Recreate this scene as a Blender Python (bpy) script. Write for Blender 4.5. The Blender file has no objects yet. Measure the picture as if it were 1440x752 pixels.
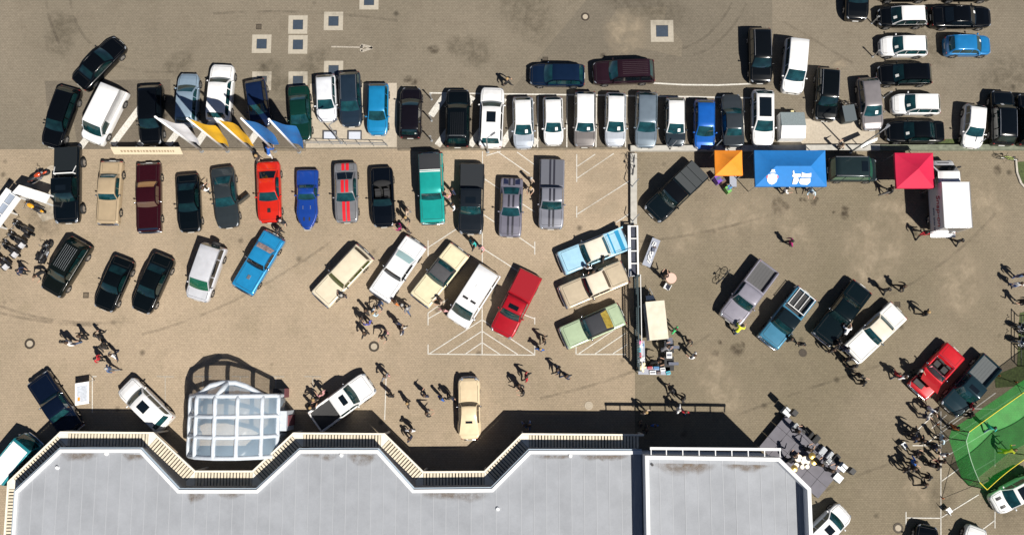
import bpy, bmesh, math, random
from mathutils import Vector
R = math.radians
random.seed(7)
scene = bpy.context.scene
C = scene.collection

# ------------------------------------------------------------------ camera, sky, sun, exposure
F, TILT, CAM_H = 1250.0, math.atan(0.125), 71.3          # focal length in photo pixels, tilt from straight down, height in metres
CAM_Y = -CAM_H * math.tan(TILT)
cam_data = bpy.data.cameras.new('camera')
cam_data.sensor_width = 36.0
cam_data.lens = 36.0 * F / 1440.0
cam_data.clip_end = 2000
cam = bpy.data.objects.new('camera', cam_data)
cam.location = (0, CAM_Y, CAM_H)
cam.rotation_euler = (TILT, 0, 0)
C.objects.link(cam)
scene.camera = cam

SUN_EL = R(53)
SUN_DIR = Vector((0.663 * math.cos(SUN_EL), -0.748 * math.cos(SUN_EL), math.sin(SUN_EL)))
world = bpy.data.worlds.new('World')
scene.world = world
world.use_nodes = True
wn = world.node_tree.nodes
sky_node = wn.new('ShaderNodeTexSky')
sky_node.sky_type = 'NISHITA'
sky_node.sun_disc = False
sky_node.air_density = 0.45
sky_node.dust_density = 0.2
sky_node.sun_elevation = SUN_EL
sky_node.sun_rotation = math.atan2(0.663, -0.748)
world.node_tree.links.new(sky_node.outputs[0], wn['Background'].inputs[0])
wn['Background'].inputs[1].default_value = 0.05
sun_data = bpy.data.lights.new('sun', 'SUN')
sun_data.energy = 5.0
sun_data.angle = R(0.5)
sun_data.color = (1.0, 0.95, 0.87)
sun = bpy.data.objects.new('sun', sun_data)
sun.rotation_euler = SUN_DIR.to_track_quat('Z', 'Y').to_euler()
C.objects.link(sun)
vs = scene.view_settings
vs.view_transform = 'Standard'
vs.look = 'None'
vs.gamma = 1.0
vs.exposure = 0.45
vs.use_curve_mapping = False

# ------------------------------------------------------------------ helpers
CT, ST = math.cos(TILT), math.sin(TILT)
def G(px, py, h=0.0):
    """the place at height h that stands at a point of the site survey (photo pixels)"""
    dx, dy = (px - 720.0) / F, -(py - 376.0) / F
    y, z = dy * CT + ST, dy * ST - CT
    t = (CAM_H - h) / (-z)
    return Vector((dx * t, CAM_Y + y * t, h))

MATS = {}
def mat(name, col, rough=0.6, metal=0.0, coat=0.0, spec=0.5, noise=0.0, nscale=8.0, bump=0.0, alpha=1.0):
    if name in MATS: return MATS[name]
    m = bpy.data.materials.new(name); m.use_nodes = True
    nt = m.node_tree; b = nt.nodes['Principled BSDF']
    b.inputs['Base Color'].default_value = (*col, 1)
    b.inputs['Roughness'].default_value = rough
    b.inputs['Metallic'].default_value = metal
    b.inputs['Coat Weight'].default_value = coat
    b.inputs['Coat Roughness'].default_value = 0.04
    b.inputs['Specular IOR Level'].default_value = spec
    b.inputs['Alpha'].default_value = alpha
    if noise or bump:
        tc = nt.nodes.new('ShaderNodeTexCoord')
        n = nt.nodes.new('ShaderNodeTexNoise')
        n.inputs['Scale'].default_value = nscale; n.inputs['Detail'].default_value = 6
        nt.links.new(tc.outputs['Object'], n.inputs['Vector'])
        if noise:
            mr = nt.nodes.new('ShaderNodeMapRange')
            mr.inputs[1].default_value = 0.25; mr.inputs[2].default_value = 0.75
            mr.inputs[3].default_value = 1 - noise; mr.inputs[4].default_value = 1 + noise
            nt.links.new(n.outputs['Fac'], mr.inputs[0])
            mx = nt.nodes.new('ShaderNodeMix'); mx.data_type = 'RGBA'; mx.blend_type = 'MULTIPLY'
            mx.inputs[0].default_value = 1
            mx.inputs[6].default_value = (*col, 1)
            nt.links.new(mr.outputs[0], mx.inputs[7])
            nt.links.new(mx.outputs[2], b.inputs['Base Color'])
        if bump:
            bp = nt.nodes.new('ShaderNodeBump'); bp.inputs['Strength'].default_value = bump; bp.inputs['Distance'].default_value = 0.02
            nt.links.new(n.outputs['Fac'], bp.inputs['Height']); nt.links.new(bp.outputs[0], b.inputs['Normal'])
    MATS[name] = m
    return m

def paint(col):
    """car paint: coloured base under clear coat, with faint dust"""
    if max(col) < .15: col = tuple(q * (.5 if max(col) > .03 else .3) for q in col)
    if max(col) > .55: col = tuple(q * .88 for q in col)
    return mat('paint_%.4f_%.4f_%.4f' % col, col, 0.3 if max(col) > .05 else .18, 0.0 if max(col) > .6 or max(col) < .02 else 0.2, 0.9 if max(col) > .05 else .6, .4 if max(col) > .05 else .2, noise=0.08, nscale=2.5)

def obj(name, verts, faces, m, parent=None, smooth=False, loc=None, rot=None):
    me = bpy.data.meshes.new(name)
    me.from_pydata([tuple(v) for v in verts], [], faces)
    if smooth: me.polygons.foreach_set('use_smooth', [True] * len(me.polygons))
    if m: me.materials.append(m)
    me.update()
    return inst(name, me, parent, loc, rot)

def inst(name, me, parent=None, loc=None, rot=None, scale=None):
    o = bpy.data.objects.new(name, me); C.objects.link(o)
    if parent: o.parent = parent
    if loc is not None: o.location = loc
    if rot is not None: o.rotation_euler = rot
    if scale is not None: o.scale = scale
    return o

def tag(o, label=None, cat=None, group=None, kind=None):
    if label: o['label'] = label
    if cat: o['category'] = cat
    if group: o['group'] = group
    if kind: o['kind'] = kind
    return o

def thing(name, label, cat, loc, rz=0.0, group=None):
    o = inst(name, None, None, loc, (0, 0, rz))
    return tag(o, label, cat, group)

class MB:
    """collects shapes; build() links them as one mesh object"""
    def __init__(s): s.v = []; s.f = []
    def add(s, v, f):
        k = len(s.v); s.v += [tuple(p) for p in v]; s.f += [tuple(i + k for i in q) for q in f]; return s
    def box(s, c, d, rz=0.0, top=1.0):
        x, y, z = d[0] / 2, d[1] / 2, d[2] / 2; ca, sa = math.cos(rz), math.sin(rz); v = []
        for k in (-1, 1):
            q = top if k > 0 else 1
            for a, b in ((-1, -1), (1, -1), (1, 1), (-1, 1)):
                px, py = a * x * q, b * y * q
                v.append((c[0] + px * ca - py * sa, c[1] + px * sa + py * ca, c[2] + k * z))
        return s.add(v, [(3, 2, 1, 0), (4, 5, 6, 7), (0, 1, 5, 4), (1, 2, 6, 5), (2, 3, 7, 6), (3, 0, 4, 7)])
    def prism(s, pts, z0, z1):
        n = len(pts)
        v = [(p[0], p[1], z0) for p in pts] + [(p[0], p[1], z1) for p in pts]
        return s.add(v, [tuple(range(n - 1, -1, -1)), tuple(range(n, 2 * n))] + [(i, (i + 1) % n, n + (i + 1) % n, n + i) for i in range(n)])
    def tube(s, pts, r, n=8, r1=None, closed=False):
        pts = [Vector(p) for p in pts]; m = len(pts); base = len(s.v)
        for i, p in enumerate(pts):
            if closed: d = pts[(i + 1) % m] - pts[i - 1]
            else: d = pts[min(i + 1, m - 1)] - pts[max(i - 1, 0)]
            d = d.normalized() if d.length > 1e-9 else Vector((0, 0, 1))
            a = d.cross(Vector((0, 0, 1)))
            a = Vector((1, 0, 0)) if a.length < 1e-3 else a.normalized()
            b = d.cross(a).normalized()
            rr = r if r1 is None else r + (r1 - r) * i / max(1, m - 1)
            for k in range(n):
                t = 2 * math.pi * k / n
                s.v.append(tuple(p + a * (rr * math.cos(t)) + b * (rr * math.sin(t))))
        for i in range(m if closed else m - 1):
            i2 = (i + 1) % m
            for k in range(n):
                k2 = (k + 1) % n
                s.f.append((base + i * n + k, base + i * n + k2, base + i2 * n + k2, base + i2 * n + k))
        if not closed:
            s.f.append(tuple(base + k for k in range(n - 1, -1, -1)))
            s.f.append(tuple(base + (m - 1) * n + k for k in range(n)))
        return s
    def ball(s, c, d, n=10, m=6):
        base = len(s.v)
        for i in range(m + 1):
            p = math.pi * i / m
            for k in range(n):
                t = 2 * math.pi * k / n
                s.v.append((c[0] + d[0] * math.sin(p) * math.cos(t), c[1] + d[1] * math.sin(p) * math.sin(t), c[2] + d[2] * math.cos(p)))
        for i in range(m):
            for k in range(n):
                k2 = (k + 1) % n
                s.f.append((base + i * n + k, base + (i + 1) * n + k, base + (i + 1) * n + k2, base + i * n + k2))
        return s
    def cyl(s, c, r, h, n=16, r1=None):
        r1 = r if r1 is None else r1
        v = [(c[0] + q * math.cos(2 * math.pi * k / n), c[1] + q * math.sin(2 * math.pi * k / n), z) for q, z in ((r, c[2]), (r1, c[2] + h)) for k in range(n)]
        return s.add(v, [tuple(range(n - 1, -1, -1)), tuple(range(n, 2 * n))] + [(k, (k + 1) % n, n + (k + 1) % n, n + k) for k in range(n)])
    def build(s, name, m, parent=None, smooth=False, loc=None, rot=None): return obj(name, s.v, s.f, m, parent, smooth, loc, rot)

# common materials
BLACKPL = mat('black_plastic', (.012, .012, .014), .5)
RUBBER = mat('rubber', (.015, .015, .016), .8)
CHROME = mat('chrome', (.75, .77, .8), .12, 1.0)
ALU = mat('aluminium', (.55, .56, .58), .35, .9)
GLASS = mat('car_glass', (.006, .038, .044), .05, 0, .5, .9, noise=.75, nscale=1.7)
DIMGLASS = mat('dim_car_glass', (.003, .015, .016), .05, 0, .5, .9, noise=.7, nscale=1.7)
DARKGLASS = mat('tinted_glass', (.004, .007, .010), .06, 0, .5, .8)
LAMP = mat('headlamp_lens', (.24, .26, .29), .08, .2, 1)
RED = mat('tail_lamp_lens', (.20, .006, .008), .15, 0, 1)
PLATE = mat('number_plate', (.75, .75, .72), .4)
WHITEP = mat('white_metal', (.74, .74, .73), .45, noise=.05, nscale=3)
GALV = mat('galvanised_steel', (.42, .44, .46), .45, .7)
BLACKM = mat('black_steel', (.014, .014, .015), .45)
CONC = mat('concrete', (.42, .39, .34), .9, noise=.18, nscale=3, bump=.3)
# ------------------------------------------------------------------ ground
def ground_mat(name, c1, c2, mortar, stain, brick=True, scale=1.0):
    m = bpy.data.materials.new(name); m.use_nodes = True
    nt = m.node_tree; N = nt.nodes; Lk = nt.links.new; b = N['Principled BSDF']
    b.inputs['Roughness'].default_value = .92
    b.inputs['Specular IOR Level'].default_value = .2
    tc = N.new('ShaderNodeTexCoord')
    def noise(sc, det=5, rough=.55):
        n = N.new('ShaderNodeTexNoise'); n.inputs['Scale'].default_value = sc; n.inputs['Detail'].default_value = det; n.inputs['Roughness'].default_value = rough
        Lk(tc.outputs['Object'], n.inputs['Vector']); return n.outputs['Fac']
    def rng(x, a, b_, c, d):
        r = N.new('ShaderNodeMapRange'); Lk(x, r.inputs[0])
        for i, q in enumerate((a, b_, c, d)): r.inputs[i + 1].default_value = q
        return r.outputs[0]
    def mix(fac, a, b_, mode='MIX'):
        x = N.new('ShaderNodeMix'); x.data_type = 'RGBA'; x.blend_type = mode
        for i, q in ((0, fac), (6, a), (7, b_)):
            if hasattr(q, 'links'): Lk(q, x.inputs[i])
            else: x.inputs[i].default_value = q if i == 0 else (*q, 1)
        return x.outputs[2]
    base = mix(rng(noise(.055, 7, .6), .38, .64, 0, 1), c1, c2)
    base = mix(rng(noise(.55, 7, .65), .52, .78, 0, .6), base, stain)
    if brick:
        br = N.new('ShaderNodeTexBrick'); Lk(tc.outputs['Object'], br.inputs['Vector'])
        br.inputs['Scale'].default_value = 1.0
        br.inputs['Brick Width'].default_value = .22; br.inputs['Row Height'].default_value = .14
        br.inputs['Mortar Size'].default_value = .012; br.inputs['Bias'].default_value = .0
        br.inputs['Color1'].default_value = (.93, .93, .93, 1); br.inputs['Color2'].default_value = (1.06, 1.055, 1.05, 1)
        br.inputs['Mortar'].default_value = (*mortar, 1)
        base = mix(.85, base, br.outputs['Color'], 'MULTIPLY')
        bp = N.new('ShaderNodeBump'); bp.inputs['Strength'].default_value = .25; bp.inputs['Distance'].default_value = .01
        Lk(br.outputs['Fac'], bp.inputs['Height']); bp.invert = True; Lk(bp.outputs[0], b.inputs['Normal'])
    fine = rng(noise(5.5, 3, .7), .3, .7, .86, 1.12)
    base = mix(1.0, base, fine, 'MULTIPLY')
    # oil drips and dark wear
    v = N.new('ShaderNodeTexVoronoi'); v.inputs['Scale'].default_value = .35; Lk(tc.outputs['Object'], v.inputs['Vector'])
    drip = rng(v.outputs['Distance'], .03, .11, .45, 1)
    base = mix(1.0, base, drip, 'MULTIPLY')
    Lk(base, b.inputs['Base Color'])
    MATS[name] = m
    return m
TAN = ground_mat('clay_paving', (.375, .298, .215), (.272, .220, .157), (.66, .64, .6), (.232, .190, .128))
YARD = ground_mat('yard_paving', (.228, .190, .138), (.175, .148, .102), (.62, .60, .57), (.145, .118, .084))  # really darker paving, with lens vignetting also put into the colour
GREYP = ground_mat('grey_paving', (.208, .178, .136), (.165, .143, .108), (.62, .60, .57), (.145, .12, .09))
DARKP = ground_mat('dark_patch_paving', (.15, .13, .102), (.135, .115, .09), (.6, .58, .55), (.115, .097, .074))
MIDP = ground_mat('worn_paving', (.168, .146, .113), (.145, .126, .098), (.64, .62, .59), (.125, .107, .082))
SLAB = ground_mat('pale_slab', (.42, .37, .30), (.38, .33, .26), (.7, .7, .7), (.30, .26, .20), brick=False)
GRASS = mat('grass', (.055, .075, .022), .9, noise=.5, nscale=6, bump=.6)
LINE = mat('road_paint', (.52, .50, .455), .7, noise=.35, nscale=14)
FADED = mat('faded_road_paint', (.33, .295, .245), .8, noise=.4, nscale=9)

def sheet(name, pts, z, m, px=True, kind='structure'):
    v = [G(x, y) for x, y in pts] if px else [Vector((x, y, 0)) for x, y in pts]
    o = obj(name, [(p.x, p.y, z) for p in v], [tuple(range(len(v)))], m)
    o.data.polygons[0].flip() if o.data.polygons[0].normal.z < 0 else None
    return tag(o, kind=kind)
S = 600
sheet('ground', [(-S, -S), (S, -S), (S, S), (-S, S)], 0, TAN, px=False)
sheet('right_yard', [(894, 212), (2200, 208), (2200, 1400), (892, 1400), (893, 524)], .003, YARD)
sheet('upper_car_park', [(-700, 211), (-700, -500), (2200, -500), (2200, 208), (900, 209)], .004, GREYP)
sheet('paving', [(63, 114), (240, 112), (240, 140), (420, 142), (430, 206), (110, 210), (100, 150), (66, 150)], .008, DARKP)
sheet('paving', [(722, 124), (858, -40), (1086, -40), (1086, 120), (1047, 122), (1047, 133), (720, 133)], .008, MIDP)
sheet('paving', [(852, 38), (868, 12), (938, 10), (934, 30), (960, 60), (958, 80), (920, 72), (870, 62)], .012, GREYP)
sheet('paving', [(559, 132), (720, 134), (1048, 138), (1048, 208), (559, 209)], .012, DARKP)
sheet('pavement', [(436, 118), (558, 117), (558, 207), (430, 208)], .012, SLAB)
sheet('pavement', [(1096, 168), (1230, 166), (1231, 207), (1096, 207)], .012, SLAB)
sheet('pavement', [(28, 262), (76, 240), (80, 306), (60, 312)], .008, SLAB)
sheet('grass_verge', [(1312, 196), (1700, 190), (1700, 207), (1312, 207)], .016, GRASS)
sheet('grass_verge', [(1429, 228), (1434, 250), (1446, 270), (1480, 280), (1480, 225)], .02, GRASS)
sheet('grass_verge', [(1434, 440), (1470, 430), (1470, 540), (1400, 545), (1398, 528), (1430, 515)], .02, GRASS)

def kerb(name, pts, w, h, m=CONC, lab=None, cat=None):
    mb = MB(); P = [G(*p) for p in pts]
    for a, b in zip(P, P[1:]):
        d = (b - a); L = d.length
        mb.box(((a.x + b.x) / 2, (a.y + b.y) / 2, h / 2), (L, w, h), math.atan2(d.y, d.x))
    o = mb.build(name, m)
    return tag(o, lab, cat) if lab else tag(o, kind='structure')
KERBM = mat('brown_kerb', (.17, .14, .10), .9, noise=.25, nscale=3)
kerb('kerb', [(236, 210), (430, 211)], .18, .12, KERBM)
kerb('kerb', [(560, 211), (881, 209)], .15, .12, KERBM)
kerb('kerb', [(1428, 225), (1429.5, 243), (1435, 258), (1448, 272)], .15, .12)
kerb('low_wall', [(890.5, 217), (890.5, 316)], .52, .35, mat('wall_concrete', (.40, .385, .35), .9, noise=.15, nscale=2.5),
     'low grey concrete wall running down from the kerb beside a parked bicycle', 'wall')
kerb('low_wall', [(886, 210), (1235, 209)], .45, .38, MATS['wall_concrete'], 'low grey concrete wall behind the orange and blue tents', 'wall')
kerb('low_wall', [(1235.5, 209), (1700, 207.5)], .45, .36, mat('mossy_concrete', (.15, .165, .12), .95, noise=.35, nscale=3),
     'mossy low wall behind the crimson tent and white box truck', 'wall')

# painted lines: each run of paint is a sheet of its own
def line(pts, w=.1, m=LINE, z=.020, name='road_marking'):
    P = [G(*p) for p in pts]; v = []; f = []
    for a, b in zip(P, P[1:]):
        d = (b - a).normalized(); n = Vector((-d.y, d.x, 0)) * (w / 2); k = len(v)
        v += [(q.x, q.y, z) for q in (a - n, b - n, b + n, a + n)]; f.append((k, k + 1, k + 2, k + 3))
    return tag(obj(name, v, f, m), kind='structure')
line([(604, 131), (830, 134), (1056, 138)], .12)
for x in (756.5, 797.5, 838.5, 880, 921.5, 963, 1005, 1046): line([(x, 137.5 if x > 800 else 136), (x - .5, 207.5)], .1, z=.024)
for a, b in (((158, 204), (201, 147)), ((196, 205), (224, 168)), ((236, 205), (262, 170)), ((277, 203), (301, 168)), ((350, 203), (376, 165)), ((110, 211), (150, 160)),
             ((606, 163), (627, 133)), ((615, 205), (665, 136)), ((661, 205), (709, 138)), ((705, 205), (748, 142)), ((748, 205), (754, 195))):
    line([a, b], .55, z=.028)
line([(916, 117), (960, 119.5), (1010, 120), (1058, 118)], .13, z=.024)
line([(466, 66), (512, 67)], .12, FADED)
line([(508, 63.5), (524, 67.5), (508, 72.5), (508.2, 63.5)], .22, FADED)
for p in ([(678.6, 213), (678.3, 300), (678, 498)], [(699, 213), (745, 245)], [(727, 214), (752, 232)], [(680, 251), (703, 266)], [(733, 286), (752, 298)],
          [(680, 302), (695, 312)], [(729, 333), (752, 349)], [(752, 340), (752, 358)], [(752, 446), (752, 456)], [(602, 348), (645, 320)], [(602, 338), (602, 360)],
          [(602, 448), (621, 437)], [(602, 440), (602, 457)], [(680, 350), (736, 386)], [(731, 440), (752, 448)], [(630, 420), (602, 440)],
          [(602, 484), (602, 498)], [(752, 485), (752, 499)], [(602, 497.5), (752, 499)],
          [(604, 497), (677, 450)], [(629, 497), (677, 466)], [(655, 497), (677, 482)], [(679, 450), (751, 498)], [(679, 466), (728, 498)], [(679, 482), (703, 498)],
          [(811, 217), (811, 256)], [(812, 234), (837, 217)], [(812, 250.5), (863, 216)], [(811, 290), (811, 306)], [(812, 301), (886, 254)], [(866, 313), (886, 300)],
          [(810, 486), (810, 498)], [(811, 498), (880, 498)], [(814, 497), (878, 454)], [(837, 497), (880, 468)], [(862, 497), (882, 484)], [(684, 219), (704, 213)],
          [(543, 530), (541, 590)], [(1323, 578), (1323, 760)], [(1274, 719), (1274, 738)], [(1275, 727.5), (1322, 728)], [(1399, 610), (1399, 655)], [(1399, 716), (1399, 742)],
          [(1324, 676), (1350, 657)], [(1324, 727), (1376, 695)], [(1288, 606), (1312, 584)], [(1310, 602), (1331, 583)], [(1325, 601), (1368, 571)], [(1330, 620), (1440, 548)],
          [(1300, 625), (1400, 552)], [(1283, 626), (1323, 626)], [(1324, 645), (1399, 600)], [(1360, 668), (1399, 645)], [(1376, 748), (1399, 731)], [(1362, 574), (1400, 575)],
          [(130, 529), (136, 529)], [(130, 529), (130, 580)]):
    line(p, .075, z=.020 + .0013 * (hash(p[0]) % 7))
for x in (232.5, 285, 338, 388, 440):
    line([(x - 12, 529), (x + 12, 529.5)], .08, FADED, z=.021); line([(x, 529.8), (x, 575)], .08, FADED, z=.025)
# stains, tyre marks and bleached patches lying on the paving
def stain_mat(nm, col, lo, hi, sc):
    m = bpy.data.materials.new(nm); m.use_nodes = True; nt = m.node_tree; N = nt.nodes; b = N['Principled BSDF']
    b.inputs['Base Color'].default_value = (*col, 1); b.inputs['Roughness'].default_value = .95; b.inputs['Specular IOR Level'].default_value = .15
    tc = N.new('ShaderNodeTexCoord'); n = N.new('ShaderNodeTexNoise'); n.inputs['Scale'].default_value = sc; n.inputs['Detail'].default_value = 8; n.inputs['Roughness'].default_value = .7
    nt.links.new(tc.outputs['Object'], n.inputs['Vector']); r = N.new('ShaderNodeMapRange'); nt.links.new(n.outputs['Fac'], r.inputs[0])
    for i, q in enumerate((.38, .66, lo, hi)): r.inputs[i + 1].default_value = q
    at = N.new('ShaderNodeAttribute'); at.attribute_name = 'fade'; mu = N.new('ShaderNodeMath'); mu.operation = 'MULTIPLY'
    nt.links.new(r.outputs[0], mu.inputs[0]); nt.links.new(at.outputs['Fac'], mu.inputs[1]); nt.links.new(mu.outputs[0], b.inputs['Alpha']); return m
OIL = stain_mat('oil_stain', (.055, .042, .03), .05, .62, 2.2); GRIME = stain_mat('grime', (.10, .085, .06), .0, .38, 1.3); TYRE_M = stain_mat('tyre_mark', (.09, .075, .058), .0, .26, .8); SAND = stain_mat('sand_dust', (.42, .345, .25), .0, .6, .8)
SZ = [.030]
def blob(name, px, py, rx, ry, m, seed, ang=0.0):
    rnd = random.Random(seed); c = G(px, py); n = 26; V = [(0, 0, 0)]; ring = [rnd.uniform(.75, 1.15) for _ in range(n)]
    ring = [(ring[k - 1] + ring[k] + ring[(k + 1) % n]) / 3 for k in range(n)]
    for q in (.5, 1.0):
        for k in range(n): t = 2 * math.pi * k / n; V.append((rx * q * ring[k] * math.cos(t), ry * q * ring[k] * math.sin(t), 0))
    F_ = [(0, 1 + k, 1 + (k + 1) % n) for k in range(n)] + [(1 + k, 1 + n + k, 1 + n + (k + 1) % n, 1 + (k + 1) % n) for k in range(n)]
    SZ[0] += .0004
    o = tag(obj(name, V, F_, m, loc=(c.x, c.y, SZ[0]), rot=(0, 0, R(ang))), kind='structure')
    at = o.data.attributes.new('fade', 'FLOAT', 'POINT'); at.data.foreach_set('value', [1.0] * (n + 1) + [0.0] * n); return o
for i, (px, py, rx, ry) in enumerate(((1095, 290, .55, .75), (1105, 290, .3, .4), (1144, 284, .3, .3), (1148, 280, .2, .2), (1188, 296, .35, .4), (1188, 303, .35, .35), (1173, 299, .15, .15), (1127, 281, .2, .2), (1132, 281, .2, .15), (1037, 491, .6, .5), (1006, 497, .3, .25), (1012, 481, .2, .2), (1045, 484, .3, .15),
                                     (1403, 240, .35, .45), (84, 58, 1.2, 1.6), (90, 35, 1.0, 1.4), (640, 65, .9, .9), (667, 72, 1.5, 1.4), (610, 70, .5, .4), (573, 112, .4, .3), (582, 116, .3, .3), (740, 15, 3.5, 2.0), (900, 5, 4, 1.5), (830, 420, .4, .5), (395, 120, .8, 2.2), (378, 95, .7, 1.2), (440, 90, .8, 2.0), (1325, 700, 1.0, 1.5), (250, 90, 1.6, 1.0), (1420, 690, 3.0, 2.0), (60, 300, 2.5, 1.2), (1300, 60, 3, 2), (1420, 110, 3, 2))):
    blob('oil_stain', px, py, rx * 1.25, ry * 1.25, OIL if rx < .65 else GRIME, i, i * 40)
for i, (px, py, rx, ry) in enumerate(((1058, 300, 2.0, 2.2), (1115, 320, 1.2, 3.2), (1020, 310, 2.2, 2.6), (960, 330, 2, 2), (1215, 330, 1.6, 3), (1260, 300, 3, 1.5), (1390, 290, 1.6, 3.2), (880, 45, 2.6, 2.2), (170, 340, 3.4, 1.4), (260, 345, 3, 1.2), (440, 355, 3, 1.6), (840, 240, 2, 1.6), (850, 290, 2, 1.5), (600, 240, 3, .7), (350, 225, 4, .6), (1305, 645, 1.2, 1.6), (1288, 690, 1.4, 1.8), (1180, 92, .8, .5), (1235, 365, 4, 2.5), (1350, 400, 4, 2.5), (1010, 540, 4, 2))):
    blob('sand_dust', px, py, rx, ry, SAND, 60 + i, i * 33)
def track(pts, w=.22, m=None):
    o = line(pts, w, m or TYRE_M, z=SZ[0] + .0004, name='tyre_mark'); SZ[0] += .0004
    at = o.data.attributes.new('fade', 'FLOAT', 'POINT'); at.data.foreach_set('value', [1.0] * len(o.data.vertices))
def arc(p0, p1, p2, n=14): return [((1 - t) ** 2 * p0[0] + 2 * t * (1 - t) * p1[0] + t * t * p2[0], (1 - t) ** 2 * p0[1] + 2 * t * (1 - t) * p1[1] + t * t * p2[1]) for t in [k / n for k in range(n + 1)]]
for q in (((64, -5), (68, 30), (84, 62)), ((98, -5), (104, 40), (128, 62)), ((150, 88), (190, 104), (245, 102)), ((955, 70), (1000, 60), (1030, 5)), ((975, 78), (1020, 66), (1050, 5)), ((0, 440), (60, 455), (130, 458)), ((0, 430), (80, 462), (190, 452)), ((900, 340), (1000, 330), (1090, 300)), ((1160, 690), (1200, 668), (1285, 640)),
          ((200, 470), (330, 440), (480, 330)), ((760, 560), (900, 530), (1000, 470)), ((1020, 590), (1150, 540), (1250, 510)), ((1240, 420), (1330, 380), (1400, 300)), ((300, 20), (420, 10), (560, 30)), ((1100, 30), (1150, 60), (1200, 90))): track(arc(*q))

# drain frames, manholes
FRAMEC = mat('pale_concrete_frame', (.36, .325, .265), .9, noise=.12, nscale=5)
GRATE = mat('blue_grey_hatch', (.05, .07, .10), .5, .3, noise=.15, nscale=6)
def drain(px, py, s, place):
    c = G(px, py); t = thing('drain_hatch', 'blue-grey square hatch in a pale concrete frame, ' + place, 'hatch', (c.x, c.y, 0), 0, 'square hatches set in the paving')
    mb = MB(); o, i = s / 2, s * .27
    for cx, cy, dx, dy in ((0, (o + i) / 2, s, o - i), (0, -(o + i) / 2, s, o - i), ((o + i) / 2, 0, o - i, 2 * i), (-(o + i) / 2, 0, o - i, 2 * i)):
        mb.box((cx, cy, .012), (dx, dy, .024))
    mb.build('frame', FRAMEC, t)
    MB().box((0, 0, .008), (2 * i - .04, 2 * i - .04, .02)).build('lid', GRATE, t)
for a in ((469, 30, 1.6, 'left of the painted arrow'), (519, 1, 1.6, 'cut by the top edge of the photo'), (419, 35, 1.6, 'upper of the touching pair'),
          (419, 63, 1.6, 'lower of the touching pair'), (368, 62, 1.6, 'leftmost, under the small rusty drain'), (368, 114, 1.6, 'behind the dark blue hatchback'),
          (419, 114, 1.6, 'behind the dark green saloon'), (469, 99, 1.6, 'behind the silver hatchback'), (931, 44, 1.9, 'alone on the bleached patch')):
    drain(*a)
def manhole(px, py, r, lab, ring, lid):
    c = G(px, py); t = thing('manhole_cover', lab, 'manhole', (c.x, c.y, 0))
    n = 28; v = [(q * math.cos(2 * math.pi * k / n), q * math.sin(2 * math.pi * k / n), z) for q, z in ((r * .62, .03), (r, .03), (r, 0.0)) for k in range(n)]
    f = [(a * n + k, a * n + (k + 1) % n, (a + 1) * n + (k + 1) % n, (a + 1) * n + k) for a in (0, 1) for k in range(n)]
    obj('ring', v, [q[::-1] for q in f], ring, t)
    MB().cyl((0, 0, 0), r * .6, .026, n).build('lid', lid, t)
IRON = mat('cast_iron', (.06, .048, .036), .7, .4, noise=.2, nscale=20); LIDC = mat('lid_concrete', (.36, .31, .24), .9, noise=.1)
manhole(823, 24, .36, 'pale round manhole cover on the upper car park above the red-brown off-roader', IRON, LIDC)
manhole(42, 483, .42, 'round manhole with dark ring left of the walking group', IRON, LIDC)
manhole(526, 487, .42, 'round manhole with dark ring below the crowd at the cream cars', IRON, LIDC)
manhole(1129, 496, .32, 'rusty round manhole cover beside the teal pickup', IRON, IRON)
manhole(828, 570, .33, 'pale round manhole cover above the building shadow', LIDC, LIDC)
manhole(1263, 742, .40, 'worn round manhole cover near the bottom right parked cars', IRON, LIDC)
manhole(73, 241, .5, 'round sandy manhole beside the black lifted pickup', LIDC, LIDC)
for px, py, lab in ((364, 38, 'small square rusty drain grate above the leftmost hatch'), (121, 415, 'small square drain grate between the parked black cars'), (767, 84, 'small dark drain grate above the dark blue estate'), (1262, 428, 'small drain grate behind the white classic coupe')):
    c = G(px, py); t = thing('drain_grate', lab, 'drain', (c.x, c.y, 0))
    mb = MB()
    for k in (-1, 1): mb.box((k * .2, 0, .015), (.05, .45, .03)); mb.box((0, k * .2, .0149), (.35, .05, .0298))
    mb.build('frame', IRON, t)
    mb = MB()
    for k in range(5): mb.box((-.13 + .065 * k, 0, .012), (.035, .35, .02))
    mb.build('bars', IRON, t)
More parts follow.
